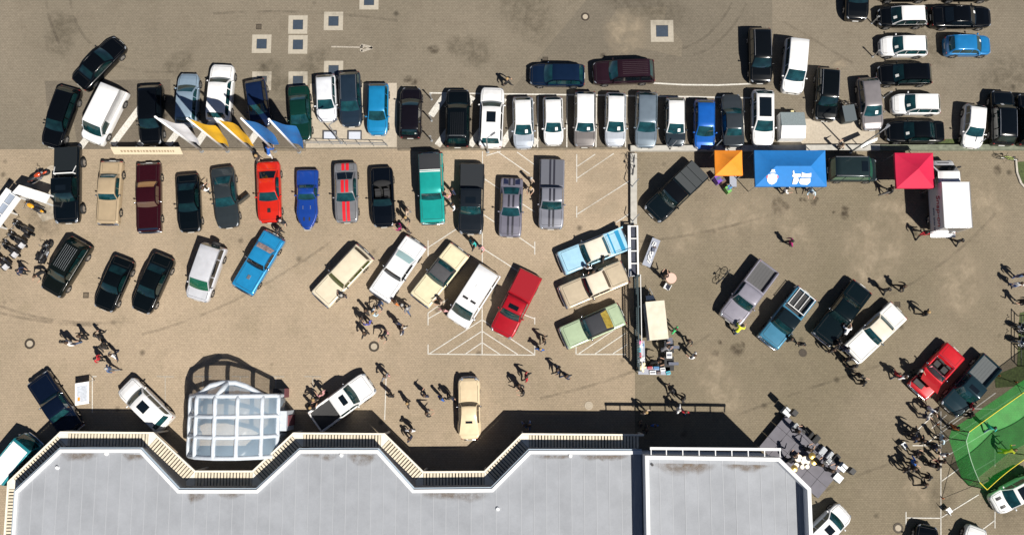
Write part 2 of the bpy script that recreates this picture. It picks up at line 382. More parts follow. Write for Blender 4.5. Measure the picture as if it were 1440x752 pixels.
# ------------------------------------------------------------------ building with pergola, annex
ROOFM = bpy.data.materials.new('roof_membrane'); ROOFM.use_nodes = True
def _roof():
    nt = ROOFM.node_tree; N = nt.nodes; b = N['Principled BSDF']; Lk = nt.links.new
    b.inputs['Roughness'].default_value = .75; b.inputs['Specular IOR Level'].default_value = .3
    tc = N.new('ShaderNodeTexCoord'); oi = N.new('ShaderNodeObjectInfo')
    n = N.new('ShaderNodeTexNoise'); n.inputs['Scale'].default_value = .6; n.inputs['Detail'].default_value = 8; n.inputs['Roughness'].default_value = .65
    Lk(tc.outputs['Object'], n.inputs['Vector'])
    r1 = N.new('ShaderNodeMapRange'); Lk(n.outputs['Fac'], r1.inputs[0]); r1.inputs[1].default_value = .3; r1.inputs[2].default_value = .7; r1.inputs[3].default_value = .88; r1.inputs[4].default_value = 1.08
    r2 = N.new('ShaderNodeMapRange'); Lk(oi.outputs['Random'], r2.inputs[0]); r2.inputs[3].default_value = .965; r2.inputs[4].default_value = 1.035
    m = N.new('ShaderNodeMath'); m.operation = 'MULTIPLY'; Lk(r1.outputs[0], m.inputs[0]); Lk(r2.outputs[0], m.inputs[1])
    n2 = N.new('ShaderNodeTexNoise'); n2.inputs['Scale'].default_value = 9; n2.inputs['Detail'].default_value = 4; Lk(tc.outputs['Object'], n2.inputs['Vector'])
    r3 = N.new('ShaderNodeMapRange'); Lk(n2.outputs['Fac'], r3.inputs[0]); r3.inputs[3].default_value = .92; r3.inputs[4].default_value = 1.08
    m2 = N.new('ShaderNodeMath'); m2.operation = 'MULTIPLY'; Lk(m.outputs[0], m2.inputs[0]); Lk(r3.outputs[0], m2.inputs[1])
    x = N.new('ShaderNodeMix'); x.data_type = 'RGBA'; x.blend_type = 'MULTIPLY'; x.inputs[0].default_value = 1; x.inputs[6].default_value = (.282, .296, .322, 1)
    Lk(m2.outputs[0], x.inputs[7]); Lk(x.outputs[2], b.inputs['Base Color'])
_roof()
SEAM = mat('roof_seam', (.325, .34, .365), .7)
CREAM = mat('cream_timber', (.60, .53, .41), .7, noise=.16, nscale=5)
FASCIA = mat('cream_fascia', (.72, .68, .58), .6, noise=.08, nscale=4)
WALLM = mat('building_render', (.45, .46, .47), .85, noise=.08)
PARA = mat('white_parapet', (.64, .65, .66), .5, noise=.04, nscale=3)
DIRT = stain_mat('roof_dirt', (.17, .13, .095), .12, .85, 1.6)
def mitre(P, d):
    """points of the open path P shifted by d to the right of its direction"""
    out = []
    for i, p in enumerate(P):
        ds = []
        if i > 0: ds.append((P[i] - P[i - 1]).to_2d().normalized())
        if i < len(P) - 1: ds.append((P[i + 1] - P[i]).to_2d().normalized())
        ns = [Vector((q.y, -q.x)) for q in ds]
        n = ns[0] if len(ns) == 1 else (ns[0] + ns[1]).normalized()
        k = d / max(.3, n.dot(ns[0]))
        out.append(Vector((p.x + n.x * k, p.y + n.y * k, p.z)))
    return out
def segs(name, A, B, z0, z1, m, parent):
    for i in range(len(A) - 1):
        MB().prism([(q.x, q.y) for q in (A[i], A[i + 1], B[i + 1], B[i])], z0, z1).build(name, m, parent)

ZR, ZP, ZA = 3.95, 2.85, 5.4
ann_px = [(907, 640), (1096, 643), (1140, 686), (1140, 1050)]
AN = [G(x, y, ZA) for x, y in ann_px]; AN[3].x = AN[2].x
ann_w = AN[0].x
roof_px = [(22, 1050), (22, 690), (85, 631), (199, 631), (252.5, 688), (361, 688), (421.5, 632), (532, 632), (582, 687.5), (691.5, 686.5), (744.5, 633), (899, 633.5)]
RP = [G(x, y, ZR) for x, y in roof_px]; RP[-1].x = ann_w - .02; RP[0].x = RP[1].x
perg_px = [(9.5, 1050), (11, 677), (85, 606.5), (216, 607.5), (274.5, 661.5), (355, 661.5), (412.5, 608), (541, 609), (595.5, 662.5), (681, 662), (734.5, 609), (905, 610.5)]
PP = [G(x, y, ZP) for x, y in perg_px]; PP[0].x = PP[1].x
SOUTH = RP[0].y
bld = thing('flat_roofed_building', 'long flat-roofed building with zigzag front and cream slatted pergola', 'building', (0, 0, 0))
poly = [(p.x, p.y) for p in RP] + [(RP[-1].x, SOUTH)]
inner = mitre(RP, .25)
mb = MB()
wall = mitre(RP, .06)
mb.prism([(p.x, p.y) for p in wall][::-1] + [(ann_w - .06, SOUTH)], 0, ZR - .35)
mb.build('wall', WALLM, bld)
MB().prism([(p.x, p.y) for p in mitre(RP, .15)][::-1] + [(ann_w - .05, SOUTH)], ZR - .34, ZR - .16).build('roof_slab', WALLM, bld)
segs('parapet', RP, inner, ZR - .45, ZR + .12, PARA, bld)
segs('parapet_capping', mitre(RP, -.12), mitre(RP, -.005), ZR - .12, ZR + .02, mat('blue_grey_flashing', (.36, .44, .52), .45, .3), bld)
def edge_y(path, x):
    ys = [a.y + (b.y - a.y) * (x - a.x) / (b.x - a.x) for a, b in zip(path, path[1:]) if abs(b.x - a.x) > .05 and min(a.x, b.x) <= x <= max(a.x, b.x)]
    return max(ys) if ys else path[-1].y
def strips(path, x0, x1, w, z, parent):
    x = x0; k = 0
    while x < x1 - .05:
        e = min(x + w, x1) - .03
        top = [(e, edge_y(path, e))] + [(p.x, p.y) for p in reversed(path) if x < p.x < e and p.y > SOUTH + 1] + [(x, edge_y(path, x))]
        zz = z + .008 * (k % 2)
        MB().prism([(x, SOUTH), (e, SOUTH)] + top, z - .03, zz).build('roof_sheet', ROOFM, parent)
        if x > x0: MB().box((x - .015, (SOUTH + edge_y(path, x)) / 2, z + .012), (.05, edge_y(path, x) - SOUTH - .02, .012)).build('seam_strip', SEAM, parent)
        x += w; k += 1
strips(inner, inner[0].x + .01, ann_w - .03, .93, ZR - .10, bld)
def dirt(pts, z, parent, seed):
    rnd = random.Random(seed); P = [G(x, y, z) for x, y in pts]; V = []; fade = []; w = .5
    for a, b in zip(P, P[1:]):
        n = max(3, int((b - a).length / .3))
        for k in range(n + 1):
            q = a.lerp(b, k / n); w += rnd.uniform(-.18, .18); w = min(.95, max(.3, w)); e = min(1, 4 * min(k, n - k) / n)
            for j, f in ((0, 1), (.5, .75), (1, 0)): V.append((q.x, q.y - j * w * (.3 + .7 * e), z)); fade.append(f * e)
    m = len(V) // 3
    o = obj('dirt_patch', V, [(3 * k + j, 3 * k + j + 1, 3 * k + j + 4, 3 * k + j + 3) for k in range(m - 1) for j in (0, 1)], DIRT, parent)
    o.data.attributes.new('fade', 'FLOAT', 'POINT').data.foreach_set('value', fade)
for i, pts in enumerate(([(84, 637), (140, 637)], [(170, 637), (205, 640)], [(262, 694), (290, 694)], [(305, 694), (345, 694)], [(420, 638.5), (478, 638.5)], [(486, 638.5), (532, 638.5)],
                         [(590, 693), (690, 693)], [(748, 640), (810, 640)], [(812, 640), (890, 640)])):
    dirt(pts, ZR - .075, bld, i)
for px, py in ((81, 657), (700, 715), (802, 640.5), (150, 637.5), (480, 639.5)):
    p = G(px, py, ZR - .09); MB().cyl((p.x, p.y, p.z - .02), .17, .16, 14, .12).build('roof_vent', PARA, bld)
# pergola: beam, slats one by one, corner plates, posts
segs('pergola_beam', mitre(PP, -.02), mitre(PP, .12), ZP - .14, ZP + .04, FASCIA, bld)
WB = mitre(RP, -.14)
slat_i = 0; ends = {}
for i in range(len(PP) - 1):
    O0, O1 = mitre(PP, .13)[i], mitre(PP, .13)[i + 1]; W0, W1 = WB[i], WB[i + 1]
    d = (O1 - O0).to_2d(); L = d.length; d = d / L; nrm = Vector((d.y, -d.x))
    w0, w1 = (W0 - O0).to_2d().dot(d), (W1 - O0).to_2d().dot(d)
    dep = (W0 - O0).to_2d().dot(nrm)
    s0, s1 = max(0, w0) + .04, min(L, w1) - .04
    if i == 0: s0 = max(s0, L - 9)
    n = int((s1 - s0) / .235); st = (s1 - s0) / max(1, n)
    ang = math.atan2(nrm.y, nrm.x)
    for k in range(n):
        if i == len(PP) - 2 and k == 0: pass
        q = O0.to_2d() + d * (s0 + (k + .5) * st) + nrm * (dep / 2)
        MB().box((q.x, q.y, ZP - .01), (dep - .01, .15 + .025 * random.random(), .07), ang).build('pergola_slat', CREAM, bld)
    a, b = O0.to_2d() + d * s0, O0.to_2d() + d * s1
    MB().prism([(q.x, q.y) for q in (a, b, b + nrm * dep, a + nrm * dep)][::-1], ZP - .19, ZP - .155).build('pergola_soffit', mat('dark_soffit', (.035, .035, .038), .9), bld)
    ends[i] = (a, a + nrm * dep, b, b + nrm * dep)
for i in range(1, len(PP) - 1):
    a, b = ends[i - 1], ends[i]; o = mitre(PP, .13)[i].to_2d(); w = WB[i].to_2d()
    pts = []
    for q in (a[2], o, b[0], b[1], w, a[3]):
        if not pts or (q - pts[-1]).length > .06: pts.append(q)
    MB().prism([(q.x, q.y) for q in pts][::-1], ZP - .05, ZP + .015).build('pergola_corner_plate', FASCIA, bld)
for i in range(1, len(PP)):
    q = mitre(PP, .05)[i]; MB().box((q.x, q.y, (ZP - .14) / 2), (.12, .12, ZP - .145)).build('pergola_post', FASCIA, bld)
# annex
anx = thing('building_annex', 'taller flat-roofed annex with white parapet and white railing at right', 'building', (0, 0, 0))
west = [Vector((AN[0].x, SOUTH - .0, ZA)), AN[0]]
full = [Vector((AN[0].x, SOUTH, ZA))] + AN
fi = mitre(full, .27)
MB().prism([(p.x, p.y) for p in mitre(full, .05)][::-1], 0, ZA - 1.21).build('wall', mat('annex_render', (.40, .47, .55), .8, noise=.06), anx)
MB().prism([(p.x, p.y) for p in mitre(full, .15)][::-1], ZA - 1.2, ZA - .99).build('roof_slab', WALLM, anx)
segs('parapet', full, fi, ZA - 1.3, ZA + .1, PARA, anx)
strips(fi, fi[0].x + .01, fi[-1].x - .01, .93, ZA - .95, anx)
for i, pts in enumerate(([(917, 651), (1010, 652)], [(1012, 652), (1088, 654)])): dirt(pts, ZA - .92, anx, 20 + i)
p = G(917, 653, ZA - .95); MB().cyl((p.x, p.y, p.z - .02), .1, .14, 12).build('roof_vent', BLACKPL, anx)
a, b = G(914, 630, ZA), G(1098, 631.5, ZA)
MB().box(((a.x + b.x) / 2, (a.y + b.y) / 2, ZA), ((b - a).length, .2, .12), math.atan2(b.y - a.y, b.x - a.x)).build('railing_beam', PARA, anx)
for k in range(9):
    q = a.lerp(b, min(.999, k / 8 + (.002 if k == 0 else 0))); MB().box((q.x + (.06 if k == 0 else -.06 if k == 8 else 0), q.y - .32, ZA - .02), (.07, .45, .08)).build('railing_bracket', PARA, anx)

# ------------------------------------------------------------------ inflatable pavilion
CLEAR = mat('clear_film', (.36, .48, .60), .10, 0, .5, alpha=.46)
RIB = mat('white_film_rib', (.66, .71, .77), .35, noise=.10, nscale=4, alpha=.78)
A, B = G(268, 556, 2.6), G(388, 641, 2.6)
pav = thing('inflatable_pavilion', 'transparent inflatable pavilion with white ribs in front of the building', 'tent', ((A.x + B.x) / 2, (A.y + B.y) / 2, 0))
PW, PD = B.x - A.x, A.y - B.y
prof = [(0, 0), (-.01, 2.2), (.13, 3.5), (.38, 4.35), (.63, 4.35), (.87, 3.5), (1.0, 2.2), (1.0, 0)]
def pv(u, v, z): return Vector(((u - .5) * PW, (v - .5) * PD, z + .12))
rows = [0, 1 / 3, 2 / 3, 1]
for j, v in enumerate(rows):
    bulge = 0
    pts = []
    for (u0, z0), (u1, z1) in zip(prof, prof[1:]):
        for k in range(4): pts.append(pv(u0 + (u1 - u0) * k / 4, v, z0 + (z1 - z0) * k / 4))
    pts.append(pv(*([prof[-1][0], v, prof[-1][1]])))
    MB().tube(pts, .165, 10).build('hoop_rib', RIB, pav, True)
for i, (u, z) in enumerate(prof[1:-1]):
    MB().tube([pv(u, v / 12, z + .10 * abs(math.sin(v / 12 * 3 * math.pi))) for v in range(13)], .16, 10).build('long_rib', RIB, pav, True)
for j in range(3):
    for (u0, z0), (u1, z1) in zip(prof, prof[1:]):
        n = 6; V = []; Fc = []
        nx, nz = -(z1 - z0), (u1 - u0) * PW; l = math.hypot(nx, nz); nx /= l; nz /= l
        for a_ in range(n + 1):
            for b_ in range(n + 1):
                s, t = a_ / n, b_ / n; pf = .16 * math.sin(math.pi * s) * math.sin(math.pi * t)
                q = pv(u0 + (u1 - u0) * s, rows[j] + (rows[j + 1] - rows[j]) * t, z0 + (z1 - z0) * s); V.append(q + Vector((nx * pf, 0, nz * pf)))
        for a_ in range(n):
            for b_ in range(n): k = a_ * (n + 1) + b_; Fc.append((k, k + n + 1, k + n + 2, k + 1))
        obj('film_panel', V, Fc, CLEAR, pav, True)
arch = [(.10, 0, 3.2), (.18, .28, 3.35), (.28, .78, 3.5), (.42, .98, 3.55), (.56, .98, 3.55), (.68, .72, 3.5), (.80, .24, 3.35), (.86, 0, 3.2)]
ap = [pv(u, 1, z) + Vector((0, d, 0)) for u, d, z in arch]
MB().tube(ap, .2, 10).build('front_hoop', RIB, pav, True)
MB().tube([pv(.40, 1, 4.35), pv(.47, 1, 3.6) + Vector((0, .98, 0))], .2, 10).build('front_rib', RIB, pav, True)
tops = [pv(u, 1, 3.5 + .85 * math.sin(math.pi * min(1, max(0, (u - .1) / .78)))) for u, d, z in arch]
for k0, k1 in ((0, 3), (4, 7), (3, 4)):
    V = ap[k0:k1 + 1] + tops[k0:k1 + 1]; n = k1 - k0 + 1
    obj('film_panel', V, [(i, i + 1, n + i + 1, n + i) for i in range(n - 1)], CLEAR, pav)
ux = PW * .5
mb = MB().box((ux + .42, .35, 1.2), (.5, 1.5, 2.4)); mb.build('doorway', RIB, pav)
MB().box((ux + .70, .35, 1.0), (.06, .8, 2.0)).build('door_curtain', mat('maroon_cloth', (.16, .05, .06), .9), pav)
bl = G(404, 590); t = thing('air_blower', 'small pale blower box standing right of the inflatable pavilion', 'blower', (bl.x, bl.y, 0), .2)
MB().box((0, 0, .45), (.5, .9, .9), 0, .9).build('housing', WHITEP, t); MB().tube([(-.25, 0, .4), (-.8, 0, .35)], .16).build('hose', BLACKPL, t); MB().box((.255, 0, .5), (.02, .5, .4)).build('grille', BLACKPL, t)
bl = G(398, 552); t = thing('entrance_frame', 'dark box frame with maroon side at the pavilion corner', 'frame', (bl.x, bl.y, 0), 0)
MB().box((0, 0, .65), (.9, .7, 1.3)).build('panel', BLACKPL, t); MB().box((.47, 0, .65), (.04, .7, 1.3)).build('side_panel', MATS['maroon_cloth'], t)

# ------------------------------------------------------------------ green net enclosure
NET = mat('green_net', (.02, .50, .07), .8, noise=.2, nscale=30, alpha=.58)
NETF = mat('green_net_floor', (.05, .36, .08), .85, noise=.25, nscale=1.2, alpha=.55)
YEL = mat('yellow_rope', (.75, .60, .03), .7)
cage = thing('net_enclosure', 'green netted play enclosure with yellow top rope at right edge', 'enclosure', tuple(G(1400, 610)))
NB = [G(*p) - cage.location for p in ((1475, 509), (1338, 604), (1334, 616), (1352, 672), (1362, 682), (1420, 636), (1475, 606))]
HN = 2.7
for i, (a, b) in enumerate(zip(NB, NB[1:])):
    n = max(2, int((b - a).length / .5)); V = []; Fc = []
    for k in range(n + 1):
        q = a.lerp(b, k / n); sag = .25 * math.sin(math.pi * k / n) if n > 4 else 0
        for j in range(4): V.append((q.x, q.y, .02 + (HN - sag) * j / 3))
    for k in range(n):
        for j in range(3): s = k * 4 + j; Fc.append((s, s + 4, s + 5, s + 1))
    obj('net_wall', V, Fc, NET, cage)
    MB().tube([(V[k * 4 + 3][0], V[k * 4 + 3][1], V[k * 4 + 3][2] + .03) for k in range(n + 1)], .03, 6).build('top_rope', YEL if i not in (1, 2) else mat('pale_rope', (.35, .5, .35), .8), cage)
obj('net_floor', [(q.x, q.y, .035) for q in NB], [tuple(range(len(NB)))], NETF, cage)
for q in NB[1:-1]: MB().cyl((q.x, q.y, 0), .04, HN, 8).build('post', BLACKM, cage)
ORG = mat('orange_plastic', (.55, .13, .02), .6)
for px, py, qx, qy in ((1428, 537, 1410, 553), (1346, 601, 1340, 606), (1325, 700, 1366, 668), (1318, 596, 1337, 610), (1404, 528, 1418, 548)):
    a, b = G(px, py) - cage.location, G(qx, qy) - cage.location
    MB().tube([(a.x, a.y, .05), (b.x, b.y, HN)], .02, 5).build('guy_rope', BLACKM, cage)
    MB().cyl((a.x, a.y, 0), .07, .3, 8, .03).build('stake', ORG, cage)
# ------------------------------------------------------------------ vehicles
def lerp(a, b, t): return a + (b - a) * t
def interp(keys, t):
    if t <= keys[0][0]: return keys[0][1]
    for (a, x), (b, y) in zip(keys, keys[1:]):
        if t <= b: return lerp(x, y, (t - a) / (b - a)) if b > a else y
    return keys[-1][1]
# t runs nose (0) to tail (1): wb windscreen foot, rf roof front, rr roof rear, rb rear window foot
KINDS = dict(
 hatch=dict(H=1.50, wb=.25, rf=.42, rr=.87, rb=.965, hood=.94, deck=.97, a=.20, n=2.3, fm=.50, ta=.12, tf=.66, win=3, wr=.74),
 wagon=dict(H=1.50, wb=.27, rf=.42, rr=.88, rb=.965, hood=.93, deck=.97, a=.20, n=2.4, fm=.52, ta=.10, tf=.70, win=3, wr=.74),
 suv=dict(H=1.72, wb=.26, rf=.39, rr=.89, rb=.965, hood=1.06, deck=1.08, a=.16, n=2.5, fm=.60, ta=.09, tf=.72, win=3, wr=.76),
 mpv=dict(H=1.82, wb=.20, rf=.36, rr=.93, rb=.98, hood=1.02, deck=1.02, a=.15, n=2.6, fm=.62, ta=.04, tf=.88, win=3, wr=.82),
 van=dict(H=2.0, wb=.13, rf=.27, rr=.95, rb=.985, hood=1.05, deck=1.0, a=.12, n=2.8, fm=.70, ta=.04, tf=.90, win=3, wr=.86),
 sedan=dict(H=1.45, wb=.29, rf=.43, rr=.68, rb=.82, hood=.92, deck=1.0, a=.20, n=2.3, fm=.50, ta=.14, tf=.62, win=2, wr=.72),
 coupe=dict(H=1.36, wb=.35, rf=.48, rr=.68, rb=.85, hood=.92, deck=.98, a=.18, n=2.5, fm=.55, ta=.12, tf=.66, win=2, wr=.70),
 classic=dict(H=1.40, wb=.35, rf=.42, rr=.66, rb=.72, hood=.93, deck=.93, a=.03, n=3, fm=.93, ta=.03, tf=.93, win=2, wr=.78, old=1),
 pickup=dict(H=1.85, wb=.27, rf=.36, rr=.55, rb=.585, hood=1.12, deck=1.08, a=.12, n=2.6, fm=.72, ta=.02, tf=.97, win=2, wr=.80, bed=1),
 blazer=dict(H=1.85, wb=.31, rf=.38, rr=.94, rb=.975, hood=1.1, deck=1.05, a=.04, n=3, fm=.93, ta=.02, tf=.97, win=3, wr=.84),
 open=dict(H=1.30, wb=.35, rf=.45, rr=.5, rb=.6, hood=.90, deck=.96, a=.18, n=2.4, fm=.52, ta=.14, tf=.62, win=0, wr=.72, open=(.42, .70)),
)
N_SEC = 64
def _wheel_meshes():
    n = 20; v = []; f = []
    ring = [(.66, -.10), (.93, -.11), (1, -.07), (1, .07), (.93, .11), (.66, .10)]
    for r, y in ring:
        for k in range(n): t = 2 * math.pi * k / n; v.append((r * math.cos(t), y, r * math.sin(t)))
    for i in range(len(ring) - 1):
        for k in range(n): k2 = (k + 1) % n; f.append((i * n + k, i * n + k2, (i + 1) * n + k2, (i + 1) * n + k))
    me = bpy.data.meshes.new('tyre'); me.from_pydata(v, [], f); me.materials.append(RUBBER)
    out = [me]
    for mname, m in (('rim', ALU), ('chrome_rim', CHROME)):
        v = [(0, s * .06, 0) for s in (-1, 1)]; f = []
        for s in (-1, 1):
            for k in range(20):
                t = 2 * math.pi * k / 20; r = .67
                v.append((r * math.cos(t), s * (.095 if k % 4 < 2 else .06), r * math.sin(t)))
        for q in (0, 1):
            for k in range(20): f.append((q, 2 + q * 20 + k, 2 + q * 20 + (k + 1) % 20))
        me = bpy.data.meshes.new(mname); me.from_pydata(v, [], f); me.materials.append(m); out.append(me)
    return out
TYRE, RIMM, RIMC = _wheel_meshes()
def _ball_mesh(name, m):
    mb = MB().ball((0, 0, 0), (1, 1, 1), 12, 8); me = bpy.data.meshes.new(name); me.from_pydata(mb.v, [], mb.f); me.materials.append(m)
    me.polygons.foreach_set('use_smooth', [True] * len(me.polygons)); return me
LAMP_ME, RED_ME = _ball_mesh('headlight', LAMP), _ball_mesh('taillight', RED)
MIRROR = {}

def car(kind, nose, tail, W, col, label, cat='car', name=None, **o):
    K = dict(KINDS[kind]); K.update({k: v for k, v in o.items() if k in K or k in ('open', 'bed', 'old')})
    old = K.get('old', 0) or o.get('chrome', 0)
    A, B = G(*nose, .6), G(*tail, .6)
    d = A - B; L = d.length; c = (A + B) / 2
    names = dict(hatch='hatchback', wagon='estate_car', suv='off_road_car', mpv='minivan', van='van', sedan='saloon_car', coupe='coupe', classic='classic_car', pickup='pickup_truck', blazer='off_road_car', open='convertible')
    root = thing(name or names[kind], label, cat, (c.x, c.y, 0), math.atan2(d.y, d.x), o.get('group', 'cars and trucks parked at the meet'))
    body_m = paint(col) if not o.get('matte') else mat('matte_%.3f' % col[0], col, .7)
    X = lambda t: L / 2 - t * L
    wb, rf, rr, rb, H = K['wb'], K['rf'], K['rr'], K['rb'], K['H']
    hood, deck = K['hood'], K['deck']
    fz = hood - (.04 if K.get('old') else .18)
    zb = .24 if not o.get('lift') else .5
    lift = o.get('lift', 0)
    tops = [(0, fz - .16), (.012, fz - .05), (.035, fz), (wb * .5, hood - (.01 if K.get('old') else .05)), (wb, hood), (rb, deck), (.965, deck - .02), (.988, deck - .08), (1, deck - .22)]
    if kind in ('hatch', 'wagon', 'suv', 'mpv', 'van', 'blazer'): tops = tops[:5] + [(rb, deck), (.99, deck - .12), (1, deck - .3)]
    tops = [(t, z + lift) for t, z in tops]
    topz = lambda t: interp(tops, t)
    def wid(t):
        f = 1.0
        if t < K['a']: u = t / K['a']; f = K['fm'] + (1 - K['fm']) * (1 - (1 - u) ** K['n']) ** (1 / K['n'])
        if t > 1 - K['ta']: u = (1 - t) / K['ta']; f = min(f, K['tf'] + (1 - K['tf']) * (1 - (1 - u) ** 2.6) ** (1 / 2.6))
        if o.get('waist'): f *= 1 - o['waist'] * math.exp(-((t - .52) / .16) ** 2)
        return f * W / 2
    wells = []
    if K.get('bed') and not o.get('cover'): wells.append((.615, .982, .84, .72 + lift))
    if K.get('open'): wells.append((K['open'][0], K['open'][1], .80, .50))
    ts = set([0, .006, .016] + [i / N_SEC for i in range(2, N_SEC - 1)] + [.984, .994, 1])
    for a, b, w, z in wells: ts |= {a - .001, a + .001, b - .001, b + .001}
    ts = sorted(ts)
    rw = o.get('rw', .40 if kind in ('pickup', 'blazer') else .33)
    ax = (o.get('fa', .185 if not K.get('old') else .19), o.get('ra', .80))
    V = []; Fc = []; M = 0
    for t in ts:
        w = wid(t); zt = topz(t); cr = .035 if not K.get('old') else .02
        zf = zb
        for a in ax:
            q = (t - a) * L
            if abs(q) < rw + .06: zf = max(zf, math.sqrt((rw + .06) ** 2 - q * q) + rw)
        zf = min(zf, zt - .12)
        wf, wz = .84, None
        for a, b, ww, z in wells:
            if a < t < b: wf, wz = ww, z
            elif abs(t - a) < .01 or abs(t - b) < .01: wf = ww
        sh = .05 if K.get('old') else .07
        pts = [(0, zt + cr), (.3, zt + cr * .9), (.6, zt + cr * .55), (wf - .012, zt + cr * .15), (wf + .012, zt + cr * .1), (.93, zt - .012), (.985, zt - sh), (1.0, lerp(zt, zb, .36)), (.995, max(zf, lerp(zt, zb, .75))), (.96, zf)]
        if wz is not None: pts[:4] = [(y, wz) for y, z in pts[:4]]
        full = [(-y * w, z) for y, z in pts[:0:-1]] + [(y * w, z) for y, z in pts]
        M = len(full)
        V += [(X(t), y, z) for y, z in full]
    for i in range(len(ts) - 1):
        for j in range(M - 1): k = i * M + j; Fc.append((k, k + 1, k + M + 1, k + M))
    Fc.append(tuple(range(M - 1, -1, -1))); Fc.append(tuple((len(ts) - 1) * M + j for j in range(M)))
    body = obj('body', V, Fc, body_m, root, True)
    body.data.polygons[-1].use_smooth = body.data.polygons[-2].use_smooth = False
    hm = body_m if o.get('roof') is None else (paint(o['roof']) if not o.get('vinyl') else mat('vinyl_%.3f' % o['roof'][0], o['roof'], .75, noise=.12, nscale=6))
    glass = o.get('glass', GLASS if max(col) > .03 else DIMGLASS)
    # cabin
    wbelt, wroof = W / 2 * .93, W / 2 * K['wr']
    wbelt = min(wbelt, W / 2 * .95)
    bz = min(topz(wb), topz(rb)) - .04
    H = H + lift
    pr = []
    for k in range(5): u = k / 4; pr.append((lerp(wb, rf, u), lerp(topz(wb) - .03, H - .02, u * (1 + .22 * (1 - u)))))
    for k in range(1, 7): u = k / 6; pr.append((lerp(rf, rr, u), H - .02 + .035 * math.sin(math.pi * u) * (1 - u * .3)))
    for k in range(1, 5): u = k / 4; pr.append((lerp(rr, rb, u), lerp(H - .02, topz(rb) - .03, u * (1 - .22 * (1 - u)))))
    nP = len(pr) - 1
    bow = .13 if not K.get('old') else .09
    def P(s, v):
        i = min(int(s), nP - 1); f = s - i
        t = lerp(pr[i][0], pr[i + 1][0], f); z = lerp(pr[i][1], pr[i + 1][1], f)
        q = max(0, min(1, (z - bz) / (H - bz))); hw = lerp(wbelt, wroof, q)
        x = X(t)
        x += bow * (1 - v * v) * max(0, 1 - s / 5) - .06 * (1 - v * v) * max(0, (s - 10) / 4)
        return Vector((x, hw * v, z + (.045 if kind != 'van' else .06) * (1 - v ** 4) * q))
    def Q(s, w, side):
        p = P(s, side); return Vector((p.x, lerp(p.y, side * wbelt, w), lerp(p.z, bz, w)))
    def patch(nm, fn, s0, s1, a0, a1, m, off=.012, ns=6, na=8, out=None, par=None):
        VV = []; FF = []
        for i in range(ns + 1):
            for j in range(na + 1):
                s, a = lerp(s0, s1, i / ns), lerp(a0, a1, j / na); e = .01
                p = fn(s, a); n = (fn(min(s + e, nP), a) - fn(max(s - e, 0), a)).cross(fn(s, a + e) - fn(s, a - e))
                n = n.normalized() if n.length > 1e-12 else Vector((0, 0, 1))
                if out is not None and n.dot(out) < 0: n = -n
                VV.append(p + n * off)
        for i in range(ns):
            for j in range(na): k = i * (na + 1) + j; FF.append((k, k + 1, k + na + 2, k + na + 1))
        return obj(nm, VV, FF, m, par or root, True)
    if not K.get('open'):
        vs_ = [-1, -.95, -.7, -.35, 0, .35, .7, .95, 1]; V = []; Fc = []
        for i in range(nP + 1): V += [P(i, v) for v in vs_]
        m = len(vs_)
        for i in range(nP):
            for j in range(m - 1): k = i * m + j; Fc.append((k, k + 1, k + m + 1, k + m))
        for side, j in ((-1, 0), (1, m - 1)):
            b0 = len(V); V += [Q(i, 1, side) for i in range(nP + 1)]
            for i in range(nP): Fc.append((i * m + j, (i + 1) * m + j, b0 + i + 1, b0 + i))
        cab = obj('cabin_roof', V, Fc, hm, root, True)
        if o.get('windscreen', 1): patch('windscreen', P, .35, 3.75, -.90, .90, glass, out=Vector((1, 0, 1)))
        if o.get('rear', 1) and not (kind == 'van' and o.get('blind')): patch('rear_window', P, 10.35, 13.2 if not o.get('bigrear') else 13.5, -.84, .84, o.get('rglass', glass), out=Vector((-1, 0, 1)))
        nw = K['win'] if not o.get('blind') else 1
        sa, sb = 1.6, 11.6 if rb > .9 else 11.0
        if o.get('blind'): sb = 5.2
        st = (sb - sa) / max(1, nw)
        for k in range(nw):
            for side in (-1, 1):
                patch('side_window', lambda s, w, q=side: Q(s, w, q), sa + k * st + .06, sa + (k + 1) * st - .14, .14, .86, DARKGLASS if o.get('dark') else glass, ns=5, na=2, out=Vector((0, side, .2)))
    else:
        # open cabin: frame, screen, seats, wheel
        patch('windscreen', P, .3, 3.6, -.92, .92, glass, out=Vector((1, 0, 1)))
        MB().tube([P(0, -.98), P(2, -.98), P(4, -.95), P(4, -.5), P(4, 0), P(4, .5), P(4, .95), P(2, .98), P(0, .98)], .028, 6).build('windscreen_frame', body_m if not old else CHROME, root)
        a, b = K['open']; x0, x1 = X(a), X(b); im = mat('interior_%.2f' % o.get('inner', (.02, .02, .022))[0], o.get('inner', (.02, .02, .022)), .7)
        MB().box(((x0 + x1) / 2, 0, .515), (x0 - x1 - .06, W * .74, .02)).build('cabin_floor', mat('carpet', (.012, .012, .012), .9), root)
        nr = 2 if (x0 - x1) > 1.5 else 1
        for r in range(nr):
            sx = x0 - .62 - r * .85
            for y in (-.36, .36):
                MB().box((sx, y, .66), (.5, .5, .24), 0, .9).box((sx - .3, y, .86), (.16, .48, .5), 0, .85).build('seat', im, root)
        MB().box((x0 + .02, 0, .84), (.22, W * .72, .16)).build('dashboard', im, root)
        sw = [(x0 - .2 + .06 * math.sin(t), .38 + .17 * math.cos(t), .90 + .14 * math.sin(t)) for t in [k * math.pi / 6 for k in range(12)]]
        MB().tube(sw, .016, 5, closed=True).build('steering_wheel', BLACKPL, root)
        if o.get('hoodcover', 1): MB().ball((x1 - .10, 0, topz(b) + .03), (.28, W * .40, .10), 14, 6).build('folded_top', mat('black_canvas', (.012, .012, .013), .9), root, True)
    # wheels
    wide = wid(.5)
